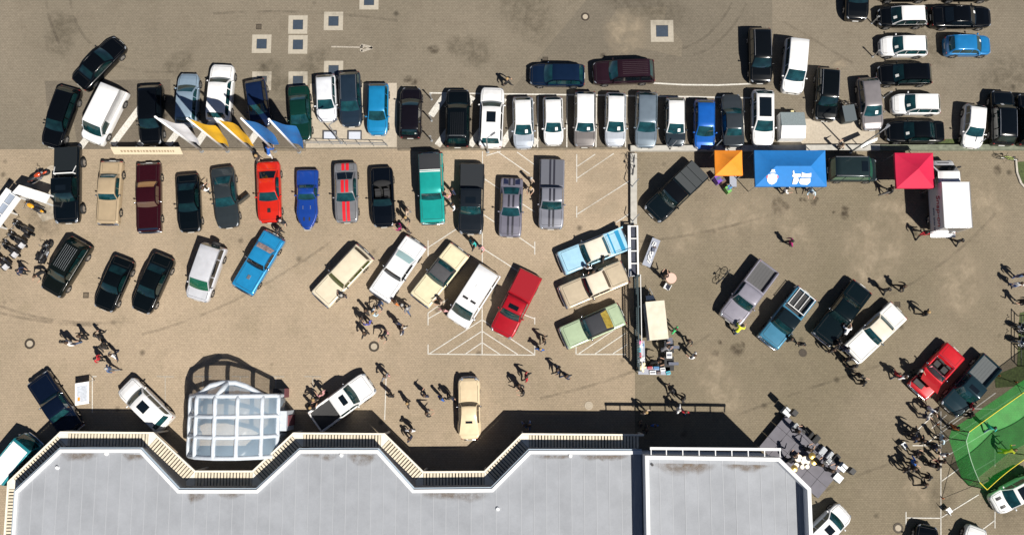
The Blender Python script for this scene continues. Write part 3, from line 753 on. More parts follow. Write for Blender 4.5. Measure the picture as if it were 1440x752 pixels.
    for a in ax:
        for s in (-1, 1):
            y = s * (wid(a) - .10 + (.10 if lift else 0))
            wv = inst('wheel', TYRE, root, (X(a), y, rw), (0, 0, 0), (rw, 1.0, rw))
            inst('rim', RIMC if old else RIMM, wv, (0, 0, 0))
    # lamps, plates, bumpers, mirrors
    for s in (-1, 1):
        if K.get('old') or kind in ('blazer',):
            inst('headlight', LAMP_ME, root, (X(.004), s * wid(.02) * .78, fz - .17 + lift), (0, 0, 0), (.06, .15, .11))
            inst('taillight', RED_ME, root, (X(.998), s * wid(.98) * .84, deck - .2 + lift), (0, 0, 0), (.04, .16, .08))
        else:
            t = .035 if kind != 'pickup' else .015
            inst('headlight', LAMP_ME, root, (X(t) - .02, s * wid(t) * .86, fz - .085 + lift), (0, R(8), s * -R(28)), (.20, .11, .085))
            inst('taillight', RED_ME, root, (X(.985), s * wid(.985) * .86, deck - .20 + lift), (0, 0, s * R(18)), (.06, .12, .08))
        mx, my = X(wb) - .06 * L, s * (W / 2 * .97 + .09)
        mb = MB().ball((mx, my, topz(wb) + .08), (.07, .10, .07), 8, 5).box((mx, s * W / 2 * .95, topz(wb) + .03), (.05, .10, .04))
        mb.build('door_mirror', (CHROME if old else body_m), root, True)
    if old:
        for t, s in ((0, 1), (1, -1)):
            w = wid(t)
            MB().tube([(X(t) - s * .22, -w - .03, .50 + lift), (X(t) + s * .03, -w * .97, .50 + lift), (X(t) + s * .07, 0, .50 + lift), (X(t) + s * .03, w * .97, .50 + lift), (X(t) - s * .22, w + .03, .50 + lift)], .075, 8).build('bumper', CHROME, root, True)
        MB().box((X(0) + .012, 0, fz - .17 + lift), (.03, wid(0) * 1.15, .15)).build('grille', BLACKPL, root)
    else:
        MB().box((X(0) - .005, 0, .52 + lift), (.05, wid(0) * 1.5, .16)).build('grille', BLACKPL, root)
    MB().box((X(0) + (.10 if old else .03), 0, .48 + lift), (.02, .5, .11)).build('number_plate', PLATE, root)
    MB().box((X(1) - (.10 if old else .012), 0, .62 + lift), (.02, .5, .11)).build('number_plate', PLATE, root)
    # shut lines of bonnet and boot
    def bz_at(t, y): return topz(t) + .035 * (1 - min(1, abs(y) / max(.1, wid(t))) ** 2) + .004
    def ribbon(nm, path, w, m, off=.0):
        VV = []; FF = []
        for i, (t, y) in enumerate(path):
            t2, y2 = path[min(i + 1, len(path) - 1)]; t1, y1 = path[max(i - 1, 0)]
            dx, dy = X(t2) - X(t1), y2 - y1; l = math.hypot(dx, dy) or 1; nx, ny = -dy / l * w / 2, dx / l * w / 2
            for s in (-1, 1): VV.append((X(t) + s * nx, y + s * ny, bz_at(t, y + s * ny) + off))
        for i in range(len(path) - 1): FF.append((2 * i, 2 * i + 1, 2 * i + 3, 2 * i + 2))
        return obj(nm, VV, FF, m, root)
    gap = mat('shut_line', tuple(q * .25 for q in (.04, .04, .045)), .8)
    if kind not in ('van',):
        path = [(t, .80 * wid(max(t, .08))) for t in [lerp(wb - .02, .06, k / 8) for k in range(9)]]
        path += [(.045, y * .8 * wid(.08)) for y in (.9, .5, 0, -.5, -.9)] + [(t, -.80 * wid(max(t, .08))) for t in [lerp(.06, wb - .02, k / 8) for k in range(9)]]
        ribbon('bonnet_gap', path, .022, gap)
    if kind in ('sedan', 'coupe', 'classic', 'open') and rb < .9:
        s0 = rb + .015 if kind != 'open' else K['open'][1] + .05
        ribbon('boot_gap', [(.955, .72 * wid(.9)), (s0, .72 * wid(.9)), (s0, 0), (s0, -.72 * wid(.9)), (.955, -.72 * wid(.9))], .02, gap)
    def roofpatch(nm, s0, s1, v0, v1, m, off=.02): return patch(nm, P, s0, s1, v0, v1, m, off, 6, 4, Vector((0, 0, 1)))
    # options
    if o.get('sunroof'): roofpatch('sunroof', *( (4.7, 9.2, -.72, .72) if o['sunroof'] == 2 else (4.9, 7.0, -.5, .5)), DARKGLASS)
    if o.get('card'): patch('dash_card', P, 1.0, 2.1, .18, .48, PLATE, .02, 2, 2, Vector((1, 0, 1)))
    if o.get('rails'):
        for s in (-1, 1): MB().tube([P(q, s * .93) + Vector((0, 0, .06)) for q in (4.3, 6, 7.5, 9, 10)], .022, 6).build('roof_rail', ALU, root)
    if o.get('ridges'):
        for k in range(7):
            v = -.66 + k * .22; roofpatch('roof_rib', 4.8, 9.7, v - .018, v + .018, o.get('ridgem', GALV), .022)
    if o.get('rackbar'):
        for q in o['rackbar']: MB().tube([P(q, v) + Vector((0, 0, .09)) for v in (-.85, -.4, 0, .4, .85)], .03, 6).build('roof_bar', ALU, root)
    for y0, y1, m in o.get('stripes', ()):
        yc, w = (y0 + y1) / 2, y1 - y0
        ribbon('stripe', [(lerp(.02, wb - .005, k / 8), yc) for k in range(9)], w, m, .008)
        if not K.get('open'): roofpatch('stripe', 4.05, 10.1, y0 / wroof, y1 / wroof, m, .012)
        if rb < .9 and not K.get('bed'): ribbon('stripe', [(lerp(rb + .012, .985, k / 5), yc) for k in range(6)], w, m, .008)
    if o.get('scoop'):
        MB().box((X(wb * .55), 0, topz(wb * .55) + .055), (L * .075, .28, .07), 0, .8).build('bonnet_scoop', o['scoop'], root)
    for t, y, lx, ly, m, nm in o.get('panels', ()): ribbon(nm, [(lerp(t - lx, t + lx, k / 4), y) for k in range(5)], ly, m, .01)
    if K.get('bed'):
        if o.get('cover'):
            cm = o['cover']; x0, x1 = X(.61), X(.985); nseg = o.get('segs', 3)
            for k in range(nseg):
                a_, b_ = lerp(x0, x1, k / nseg), lerp(x0, x1, (k + 1) / nseg)
                MB().box(((a_ + b_) / 2, 0, deck + lift + .06), (abs(b_ - a_) - .03, W * .90, .07), 0, .985).build('bed_cover', cm, root)
        else:
            x0, x1 = X(.615), X(.982)
            MB().box(((x0 + x1) / 2, 0, .735 + lift), (x0 - x1 - .06, W * .80, .02)).build('bed_floor', o.get('bedm', mat('bed_liner', (.03, .03, .032), .8, noise=.2, nscale=20)), root)
            for k in range(6): MB().box(((x0 + x1) / 2, (k - 2.5) * W * .125, .75 + lift), (x0 - x1 - .12, .035, .012)).build('bed_rib', MATS.get('bed_liner', BLACKPL) if not o.get('bedm') else o['bedm'], root)
        if o.get('rollbar'):
            x = X(.625); pts = [(x, -W * .40, deck + lift), (x, -W * .37, deck + lift + .45), (x, W * .37, deck + lift + .45), (x, W * .40, deck + lift)]
            MB().tube(pts, .05, 8).build('roll_bar', WHITEP, root)
            for s in (-1, 1): MB().tube([(x, s * W * .37, deck + lift + .45), (X(.74), s * W * .42, deck + lift + .02)], .035, 6).build('roll_bar_stay', WHITEP, root)
    root['_L'] = L
    info = dict(root=root, X=X, topz=topz, wid=wid, L=L, W=W, P=P, H=H, deck=deck, patch=patch, roofpatch=roofpatch, ribbon=ribbon, body=body_m, wb=wb, rb=rb)
    del root['_L']
    return info

BK = (.006, .008, .011); WH = (.80, .80, .80); SI = (.42, .44, .47); DB = (.008, .016, .035); SL = (.045, .06, .075)
GR = (.13, .14, .16)
BR_ = lambda s: 'black ' + s
# top left row
car('sedan', (170, 59), (112, 121), 1.84, BK, 'black saloon parked askew alone above the white van')
car('wagon', (71.5, 207), (101, 124), 1.86, BK, 'black estate car left of the white van, nose down')
car('van', (129.5, 200), (167, 125), 1.98, WH, 'white panel van parked aslant between two black cars', 'van', blind=1, H=1.98)
car('suv', (214, 204), (214, 121), 1.85, BK, 'black car behind the white flag, right of the white van', dark=1)
car('hatch', (267, 104), (262, 178), 1.75, (.22, .30, .38), 'pale blue-grey small car with flag shadow, nose up')
car('suv', (315, 92), (307.5, 172), 1.95, WH, 'large white off-roader with flag shadow across its rear')
car('hatch', (368, 178), (359, 113), 1.70, (.012, .03, .10), 'dark blue hatchback behind the blue flags', dark=1)
car('sedan', (424.5, 197), (420.5, 122), 1.76, (.008, .06, .045), 'dark green saloon car beside the tip of the last blue flag')
car('hatch', (460.5, 171), (458, 106), 1.66, (.66, .68, .72), 'silver-white hatchback nose down on the pale slab')
car('wagon', (494.5, 178), (491.5, 102), 1.80, (.03, .055, .09), 'dark steel-blue estate car in the middle of the pale slab', rails=1)
car('wagon', (531, 190), (532.5, 118), 1.72, (.01, .20, .42), 'bright blue small car at right end of the pale slab')
car('hatch', (579, 124), (577, 195), 1.78, (.018, .014, .022), 'dark aubergine car alone right of the pale slab', dark=1)
car('suv', (644.5, 127), (643.5, 208), 1.95, (.007, .012, .016), 'black off-roader with silver roof bar beside the white off-roader', ridges=1, rackbar=(9.6,), ridgem=BLACKPL)
car('suv', (693, 124), (689.5, 208), 1.95, WH, 'white off-roader with dark square sunroof in the long row', sunroof=1, dark=1)
car('hatch', (736.5, 209), (735, 137), 1.70, (.36, .40, .46), 'silver-bonneted car with glare painted white on its roof, right of the sunroof off-roader', roof=WH, card=1)  # white roof colour stands in for sun glare
car('hatch', (778.5, 204), (777, 137), 1.64, WH, 'all-white small car in the middle of the long upper row', card=1)
car('suv', (822, 207), (822.5, 130), 1.78, (.17, .155, .15), 'brown-grey car with glare painted white on its roof in the long upper row', roof=WH, H=1.62, card=1)  # glare on the roof is put into its white paint
car('hatch', (864.5, 206), (865.5, 131), 1.72, (.42, .45, .50), 'silver car with glare painted white on its roof beside the grey estate', roof=WH, card=1)  # roof painted white to imitate glare
car('wagon', (907.5, 208), (909, 130), 1.80, (.14, .18, .22), 'blue-grey estate car in the long upper row')
car('hatch', (949, 206), (949, 138), 1.66, (.045, .065, .085), 'dark slate car with glare painted white on its roof in the long upper row', roof=WH, card=1)  # the white is glare baked into the roof colour
car('hatch', (990, 210), (990, 141), 1.70, (.008, .10, .42), 'vivid blue small car above the orange tent')
car('sedan', (1027.5, 133), (1031, 208), 1.74, (.07, .085, .10), 'slate saloon nose up beside the vivid blue car')
car('hatch', (1072.5, 206), (1072, 127), 1.82, WH, 'white car with long dark glass roof above the blue tent', sunroof=2)
car('wagon', (745, 106), (822, 107), 1.84, (.010, .028, .075), 'dark blue estate parked crosswise above the long row')
car('suv', (834, 104), (920, 101), 1.92, (.034, .014, .022), 'dark red-brown off-roader with ribbed roof parked crosswise', ridges=1, ridgem=mat('dark_rib', (.05, .035, .04), .4), fm=.75, tf=.9, dark=1)
car('suv', (1069, 117), (1067, 41), 1.86, (.010, .013, .016), 'black off-roader with roof rails parked beside the white minivan', rails=1)
car('mpv', (1113, 131), (1119.5, 57), 1.82, WH, 'white minivan parked on open paving, nose down')
car('suv', (1159.5, 170), (1163, 97), 1.86, (.008, .012, .014), 'black off-roader with roof rails beside the grey bin', rails=1)
car('hatch', (1227, 183), (1218.5, 110), 1.78, (.20, .185, .19), 'mauve-grey hatchback aslant right of the grey bin', card=1)
car('suv', (1203.5, 29), (1203.5, -55), 1.9, (.008, .012, .016), 'black car cut by the top edge, nose down')
# right lot
car('hatch', (1234.5, 25), (1302.5, 24), 1.70, BK, 'black small car with white roof facing left', roof=WH, card=1)
car('sedan', (1393, 25), (1308.5, 25), 1.84, BK, 'long black saloon facing right in the top right corner', glass=DARKGLASS, card=1)
car('hatch', (1237, 66), (1303, 66), 1.70, WH, 'white hatchback facing left beside the blue hatchback', card=1)
car('hatch', (1392, 65), (1328, 65), 1.66, (.012, .17, .42), 'blue hatchback facing right in the top right corner', card=1)
car('wagon', (1234, 106), (1309, 105), 1.78, BK, 'black estate between the two white hatchbacks, facing left', card=1)
car('hatch', (1253.5, 147), (1321, 147.5), 1.70, WH, 'white hatchback facing left between two black cars', card=1)
car('sedan', (1246, 186), (1326, 186), 1.78, (.007, .010, .013), 'black saloon facing left above the crimson tent', card=1)
car('hatch', (1365, 208), (1370, 148), 1.70, WH, 'white small car nose down behind the box truck')
car('suv', (1407, 129), (1408, 205), 1.86, (.007, .012, .018), 'black off-roader with roof rails, nose up, near right edge', rails=1, card=1)
car('suv', (1444, 134), (1445, 206), 1.84, BK, 'black car cut by the right edge of the photo')
car('sedan', (1236, -13), (1307, -13), 1.78, BK, 'black car at the top edge, barely in view above the white-roofed one')
car('sedan', (1322, -13), (1394, -13), 1.78, BK, 'black car at the top edge, barely in view above the long black saloon')
# second row
car('pickup', (97, 314), (98, 208), 2.05, (.006, .012, .018), 'black lifted pickup with chrome roll bar beside the motorcycles', 'pickup', rollbar=1, cover=mat('black_bed_cover', (.005, .008, .010), .5), segs=1, sunroof=1, lift=.12)
BEI = (.43, .33, .21)
car('classic', (152, 315), (158.5, 228), 1.78, BEI, 'beige classic hardtop with matching roof, nose down', wb=.38, rf=.46, rr=.70, rb=.80)
MAR = (.055, .008, .014)
c = car('classic', (210.5, 326), (210, 231), 1.92, MAR, 'long maroon classic with tan interior showing through its glass', rglass=mat('tan_interior_glass', (.30, .15, .05), .15, 0, .6), glass=mat('tan_glass', (.11, .07, .05), .1, 0, .6), wb=.36, rf=.42, rr=.62, rb=.73, bigrear=1)
MB().box((c['X'](.03), 0, .91), (.12, 1.6, .04)).build('nose_trim', CHROME, c['root'])
car('coupe', (268, 326), (265, 246), 1.86, (.005, .010, .014), 'black coupe beside a person in white, nose down')
c = car('coupe', (322, 320), (313.5, 236), 1.88, (.05, .065, .075), 'dark grey sports coupe with its door open')
dm = MB().box((.55, 0, .0), (1.1, .09, .62)); dm.build('open_door', c['body'], c['root'], loc=(c['X'](.37), c['W'] / 2 + .02, .62), rot=(0, 0, R(122)))
REDC = (.62, .020, .008)
c = car('coupe', (380, 313), (378, 228), 1.90, REDC, 'bright orange-red muscle car with black scoop below the flags', scoop=BLACKPL, rglass=DARKGLASS, fm=.7, tf=.75)
car('coupe', (432, 323), (433, 239), 1.76, (.008, .045, .26), 'royal blue sports car with pointed nose', wb=.50, rf=.58, rr=.66, rb=.74, fm=.10, n=1.5, a=.30, waist=.10, H=1.22, hood=.86, deck=.90, tf=.8, ta=.05,
    panels=((.17, .22, .03, .12, BLACKPL, 'bonnet_vent'), (.17, -.22, .03, .12, BLACKPL, 'bonnet_vent'), (.36, .3, .03, .05, ALU, 'bonnet_trim'), (.36, -.3, .03, .05, ALU, 'bonnet_trim')))
RS = mat('red_stripe', (.55, .012, .02), .35, 0, .8)
car('coupe', (488, 313), (486.5, 230), 1.88, (.17, .17, .18), 'grey muscle car with two red stripes', stripes=((.05, .30, RS), (-.30, -.05, RS)), rglass=DARKGLASS, fm=.7, tf=.75)
car('open', (540, 319), (537, 236), 1.84, (.006, .010, .018), 'black open convertible with its top folded down', inner=(.02, .02, .022))
TQ = (.01, .30, .27)
c = car('blazer', (609, 314), (605.5, 216), 1.98, TQ, 'turquoise classic off-roader with charcoal rear top', wb=.32, rf=.39, old=1)
c['roofpatch']('rear_top', 7.6, 10.05, -1.0, 1.0, mat('charcoal_top', (.018, .02, .024), .8, noise=.1), .03)
for q in (7.25, 7.5): MB().tube([c['P'](q, v) + Vector((0, 0, .07)) for v in (-.98, -.4, 0, .4, .98)], .035, 6).build('roof_bar', WHITEP, c['root'])
car('pickup', (662, 329), (664, 231), 2.02, (.018, .024, .032), 'dark slate double-cab pickup with closed bed cover', 'pickup', rr=.60, rb=.635, cover=mat('slate_bed_cover', (.012, .015, .019), .5), segs=1, sunroof=1)
BS = mat('black_stripe', (.02, .02, .03), .4, 0, .6)
car('coupe', (717, 333), (720, 251), 1.84, (.155, .15, .19), 'mauve-grey muscle car with dark rear deck', stripes=((.10, .26, BS), (-.26, -.10, BS)), panels=((.93, 0, .05, 1.3, mat('navy_panel', (.01, .014, .04), .35, 0, .8), 'boot_panel'),), fm=.8, tf=.85, n=3)
c = car('pickup', (774.5, 322), (776.5, 225), 2.02, (.20, .205, .24), 'silver pickup with two black stripes and closed bed', 'pickup', cover=mat('silver_cover', (.13, .135, .16), .4, .2, .5), segs=1, stripes=((.08, .24, BS), (-.24, -.08, BS)))
for y in (-.16, .16): MB().box((c['X'](.80), y, c['deck'] + .10), (c['L'] * .36, .16, .008)).build('stripe', BS, c['root'])
c_last = None
# third row
car('suv', (72, 412), (117, 340), 1.95, (.012, .018, .014), 'black boxy off-roader with ribbed roof beside lone motorcycle', ridges=1, fm=.8, tf=.9, n=3)
car('coupe', (145, 435), (177, 364), 1.84, (.006, .010, .012), 'black coupe leftmost of two side by side in the third row')
car('sedan', (197.5, 438), (233, 360), 1.88, (.006, .011, .013), 'black saloon beside the white camper van in the third row', hood=.95)
c = car('mpv', (277, 422), (304, 345), 1.95, (.62, .63, .67), 'white American minivan with spare wheel on its tail', 'van', glass=mat('green_glass', (.008, .09, .05), .06, 0, .5, .8), dark=1)
sp = inst('spare_wheel', TYRE, c['root'], (c['X'](1) - .12, .1, .95), (0, 0, R(90)), (.36, 1.0, .36)); inst('rim', RIMC, sp)
SKB = (.015, .22, .46)
car('classic', (341, 408), (387, 331), 1.94, SKB, 'bright blue 1960s two-door with bonnet scoop', scoop=ALU, wb=.42, rf=.50, rr=.70, rb=.80, rglass=mat('red_white_shelf', (.30, .22, .2), .3, noise=.5, nscale=5), glass=DARKGLASS)
CRM = (.70, .62, .47)
c = car('classic', (450.5, 422), (514, 354), 1.96, CRM, 'cream classic station wagon, leftmost of the pale row', wb=.36, rf=.43, rr=.92, rb=.965, win=3, name='station_wagon', glass=mat('olive_glass', (.05, .06, .015), .08, 0, .6), rglass=DARKGLASS, ridges=0)
c = car('classic', (533, 417), (586, 340), 1.98, (.80, .81, .82), 'white classic saloon with white roof and pale rear glass', rglass=mat('pale_blue_glass', (.32, .46, .47), .15, 0, .6), bigrear=1, glass=DARKGLASS, wb=.36, rf=.42, rr=.64, rb=.76)
car('classic', (590, 423), (647, 351), 1.94, (.74, .66, .45), 'cream-yellow classic with dark vinyl roof', roof=(.05, .05, .055), vinyl=1, wb=.38, rf=.44, rr=.62, rb=.71)
c = car('van', (642, 454), (690, 379), 2.05, (.80, .80, .81), 'white classic conversion van with dark roof vents', 'van', H=2.1, fm=.9, n=3, dark=1)
for y in (-.35, .35): MB().box((c['X'](.40), y, c['H'] + .06), (.18, .45, .05)).build('roof_vent', BLACKPL, c['root'])
MB().cyl((c['X'](.64), 0, c['H'] + .03), .22, .08, 16, .16).build('roof_hatch', WHITEP, c['root'])
DR = (.36, .006, .014)
car('pickup', (704, 470), (747, 384), 2.02, DR, 'dark red pickup with closed red bed cover', 'pickup', cover=mat('red_cover', (.30, .008, .015), .35, .1, .7), segs=1, sunroof=1)
LB = (.36, .60, .76)
c = car('classic', (789, 371), (879, 335.5), 1.98, LB, 'pale blue finned classic with cream roof and blue stripes', roof=(.74, .69, .58), wb=.33, rf=.41, rr=.66, rb=.72, panels=((.78, 0, .012, 1.75, mat('mid_blue_stripe', (.02, .24, .44), .35, 0, .8), 'boot_stripe'), (.91, 0, .030, 1.75, MATS.get('mid_blue_stripe') or BLACKPL, 'boot_stripe')))
for s in (-1, 1): obj('tail_fin', [(c['X'](.7), s * .9, .9), (c['X'](1) - .1, s * .95, .9), (c['X'](1) - .12, s * .95, 1.12), (c['X'](.7), s * .82, .9), (c['X'](1) - .1, s * .83, .9)], [(0, 1, 2), (3, 2, 4), (0, 2, 3), (1, 4, 2)], c['body'], c['root'])
car('classic', (791.5, 419), (879, 382), 2.0, (.60, .50, .36), 'tan and cream long classic between the pale blue and green ones', roof=(.74, .65, .52), wb=.35, rf=.42, rr=.66, rb=.72, glass=DARKGLASS, rglass=mat('brown_glass', (.06, .04, .025), .1, 0, .6))
c = car('classic', (792.5, 476), (874, 440.5), 1.92, (.40, .50, .33), 'pale green classic with black vinyl roof and gold rear shelf', roof=(.02, .022, .028), vinyl=1, wb=.34, rf=.42, rr=.66, rb=.80, rglass=mat('gold_glass', (.30, .22, .04), .2, 0, .5, noise=.4, nscale=4), bigrear=1)
# right side
car('pickup', (916, 303), (984, 238), 2.05, (.010, .022, .030), 'dark teal-black pickup with ribbed grey bed cover by the wall', 'pickup', cover=mat('grey_bed_cover', (.04, .046, .05), .6, .2), segs=3, roof=(.012, .014, .018))
car('pickup', (1023.5, 451), (1081, 374), 2.0, (.25, .24, .285), 'silver pickup with rubber mat in its open bed', 'pickup', bedm=mat('rubber_mat', (.085, .085, .088), .9, noise=.15, nscale=30))
TE = (.05, .19, .30)
c = car('pickup', (1078, 482), (1133.5, 412), 1.92, TE, 'teal two-tone pickup with white ladder rack over its bed', 'pickup', roof=(.015, .03, .04), old=1, a=.04, fm=.92, n=3)
zz = c['deck'] + .32
for y in (-.75, -.25, .25, .75): MB().tube([(c['X'](.66), y, zz), (c['X'](.96), y, zz)], .03, 6).build('rack_bar', WHITEP, c['root'])
for t in (.66, .96): MB().tube([(c['X'](t), -.8, .9), (c['X'](t), -.8, zz), (c['X'](t), .8, zz), (c['X'](t), .8, .9)], .035, 6).build('rack_frame', WHITEP, c['root'])
car('classic', (1154.5, 477), (1212, 403), 1.94, (.008, .022, .028), 'dark teal-black classic saloon beside the white classic', wb=.36, rf=.43, rr=.64, rb=.74)
car('classic', (1196.5, 499), (1263, 436), 1.92, (.80, .80, .77), 'white classic coupe with pale roof near the walking crowd', roof=(.74, .68, .56), wb=.38, rf=.46, rr=.66, rb=.75)
c = car('open', (1289.5, 551), (1343, 492), 1.92, (.58, .012, .02), 'red classic convertible with raised bonnet', chrome=1, open=(.46, .72), wb=.41, rf=.47, a=.04, fm=.9, n=3, ta=.04, tf=.9, hoodcover=0)
MB().box((c['X'](.2), -.42, .93), (c['L'] * .28, .85, .05)).build('engine_bay', BLACKPL, c['root'])
obj('raised_bonnet', [(c['X'](.37), -.85, .95), (c['X'](.37), .85, .95), (c['X'](.14), .85, 1.75), (c['X'](.14), -.85, 1.75), (c['X'](.37), -.85, .91), (c['X'](.37), .85, .91), (c['X'](.14), .85, 1.71), (c['X'](.14), -.85, 1.71)], [(0, 1, 2, 3), (7, 6, 5, 4), (0, 3, 7, 4), (1, 5, 6, 2), (2, 6, 7, 3), (0, 4, 5, 1)], c['body'], c['root'])
MB().tube([(c['X'](.60), -.8, .93), (c['X'](.73), -.82, .97), (c['X'](.745), 0, .98), (c['X'](.73), .82, .97), (c['X'](.60), .8, .93)], .03, 6).build('cabin_trim', CHROME, c['root'])
car('pickup', (1332.5, 576), (1394, 507), 1.96, (.022, .055, .075), 'dark blue-green pickup with open grey bed beside the net enclosure', 'pickup', bedm=mat('grey_mat', (.09, .10, .105), .9, noise=.15, nscale=30), sunroof=1)
c = car('hatch', (1396, 710), (1459, 676), 1.80, WH, 'white small rally car with black bonnet vents at right edge', sunroof=2, panels=((.13, .35, .05, .22, BLACKPL, 'bonnet_vent'), (.13, -.35, .05, .22, BLACKPL, 'bonnet_vent')))
car('hatch', (1304, 738), (1292, 820), 1.8, BK, 'dark car just entering the bottom edge at right')
car('hatch', (1374, 740), (1352, 815), 1.8, WH, 'white car just entering the bottom edge below the net enclosure')
car('hatch', (1188, 716), (1140, 763), 1.78, WH, 'white car with dark sunroof beside the annex, bottom edge', sunroof=1)
# lower left
car('pickup', (521, 537), (443, 594), 2.0, WH, 'white double-cab pickup with open black bed before the pergola', 'pickup', rr=.60, rb=.63, sunroof=1)
car('suv', (177, 540), (235, 597), 1.88, WH, 'white off-roader with dark sunroof left of the inflatable pavilion', sunroof=1, H=1.66)
car('classic', (53.5, 531), (104, 606), 1.94, (.006, .014, .04), 'dark navy classic car half hidden under the pergola', wb=.37, rf=.45, rr=.66, rb=.74)
c = car('van', (50, 617), (4, 673), 1.90, (.02, .22, .26), 'teal classic bus with white roof at the left edge', 'van', wb=.03, rf=.12, fm=.8, a=.06, hood=1.15, H=2.0, chrome=1)
c['roofpatch']('roof_panel', 4.3, 10.0, -.86, .86, WHITEP)
# teal van beside the blue tent
c = car('van', (1231, 240), (1164, 239.5), 1.92, (.028, .05, .056), 'dark teal van parked between the blue and crimson tents', 'van', glass=mat('pale_green_glass', (.03, .14, .09), .08, 0, .6), rails=1)
c['roofpatch']('roof_hatch', 4.3, 5.4, -.5, .5, DARKGLASS)
# 1940s coupe
c = car('coupe', (659.5, 531), (660.5, 617), 1.70, (.72, .58, .38), 'cream 1940s coupe with rounded tail in front of the pergola', wb=.41, rf=.47, rr=.62, rb=.93, hood=1.05, deck=1.0, H=1.55, fm=.70, a=.12, n=2.4, tf=.5, ta=.22, chrome=1, rear=0, glass=mat('brown_screen', (.06, .04, .025), .1, 0, .6), wr=.66)
c['roofpatch']('rear_window', 11.0, 11.45, -.42, .42, DARKGLASS)
for s in (-1, 1):
    MB().ball((c['X'](.13), s * .66, .62), (.62, .24, .34), 14, 8).build('front_wing', c['body'], c['root'], True)
    MB().ball((c['X'](.80), s * .72, .60), (.72, .22, .36), 14, 8).build('rear_wing', c['body'], c['root'], True)
    inst('headlamp', LAMP_ME, c['root'], (c['X'](0) - .08, s * .55, .85), None, (.12, .13, .13))

# box truck
def box_truck():
    a, b = G(1325, 226, .9), G(1327, 329, .6)
    L = a.y - b.y; c = ((a.x + b.x) / 2 - .1, (a.y + b.y) / 2)
    t = thing('box_truck', 'white box truck with red lettering on its side beside the crimson tent', 'truck', (c[0], c[1], 0), R(90), 'cars and trucks parked at the meet')
    Wb = 2.15; x0, x1 = L / 2 - 2.25, -L / 2 + .1
    MB().box(((x0 + x1) / 2, 0, 1.95), (x0 - x1, Wb, 2.3)).build('cargo_box', mat('truck_white', (.66, .66, .67), .4, noise=.03, nscale=2), t)
    for y in (-1, 1):
        for z in (.82, 3.08): MB().box(((x0 + x1) / 2, y * (Wb / 2 + .01), z), (x0 - x1 + .04, .05, .07)).build('edge_rail', ALU, t)
    MB().box(((x0 + x1) / 2, 0, .7), (x0 - x1, 1.2, .18)).build('chassis', BLACKM, t)
    pm = paint(WH); xf = L / 2
    prof = [(x0 - .0 - .04, 2.25, .88), (xf - 1.25, 2.25, .86), (xf - 1.18, 2.22, .86), (xf - .5, 1.4, .93), (xf - .12, 1.2, .86), (xf, .95, .72), (xf + .02, .45, .66)]
    prof[0] = (x0 + .06, 2.25, .88)
    V = []; Fc = []
    for x, z, w in prof:
        for y in (-1, -.9, -.5, 0, .5, .9, 1): V.append((x, y * w * 1.02, z - (.08 if abs(y) == 1 else 0) + .04 * (1 - y * y)))
    n = 7
    for i in range(len(prof) - 1):
        for j in range(n - 1): k = i * n + j; Fc.append((k, k + 1, k + n + 1, k + n))
    for j in (0, 6):
        bidx = len(V); V += [(x, (-1 if j == 0 else 1) * w * 1.04, .42) for x, z, w in prof]
        for i in range(len(prof) - 1): Fc.append((i * n + j, (i + 1) * n + j, bidx + i + 1, bidx + i))
    obj('cab', V, Fc, pm, t, True)
    obj('windscreen', [(xf - 1.16, -.78, 2.25), (xf - 1.16, .78, 2.25), (xf - .53, .84, 1.49), (xf - .53, -.84, 1.49)], [(0, 1, 2, 3)], DARKGLASS, t)
    MB().box((xf - .3, 0, 1.345), (.05, .9, .03)).build('bonnet_grille', BLACKPL, t)
    for s in (-1, 1):
        MB().box((xf - 1.35, s * .98, 1.75), (.5, .02, .5)).build('side_window', DARKGLASS, t)
        MB().box((xf - .7, s * 1.12, 1.6), (.1, .22, .3)).build('door_mirror', BLACKPL, t)
        inst('headlight', LAMP_ME, t, (xf - .06, s * .68, .95), None, (.1, .16, .12))
        for x in (xf - .85, x1 + 1.1):
            w = inst('wheel', TYRE, t, (x, s * .92, .36), None, (.36, 1.2, .36)); inst('rim', RIMM, w)
        inst('taillight', RED_ME, t, (x1 - .03, s * .9, .72), None, (.04, .1, .08))
    MB().box((x1 - .2, 0, .55), (.35, 2.0, .08)).build('rear_step', ALU, t)
    MB().box((x1 - .012, 0, 1.95), (.03, 1.9, 2.1)).build('rear_door', ALU, t)
    def text(s, size, loc, m, nm):
        cu = bpy.data.curves.new(nm, 'FONT'); cu.body = s; cu.size = size; cu.extrude = .004; cu.align_x = 'LEFT'; cu.shear = .25 if size > .4 else 0
        ob = bpy.data.objects.new(nm, cu); C.objects.link(ob); dg = bpy.context.evaluated_depsgraph_get()
        me = bpy.data.meshes.new_from_object(ob.evaluated_get(dg)); bpy.data.objects.remove(ob); me.materials.clear(); me.materials.append(m)
        return inst(nm, me, t, loc, (R(90), 0, R(180)))
    text('Snap-on', .78, ((x0 + x1) / 2 + .95, Wb / 2 + .03, 2.1), mat('red_lettering', (.45, .01, .03), .5), 'lettering')
    mb = MB()
    for k in range(14):
        if k not in (5, 11): mb.box(((x0 + x1) / 2 - .02 - k * .13, Wb / 2 + .03, 1.55), (.09, .01, .14 + .05 * (k % 3 == 0)))
    mb.build('lettering', mat('blue_lettering', (.05, .09, .2), .5), t)
box_truck()
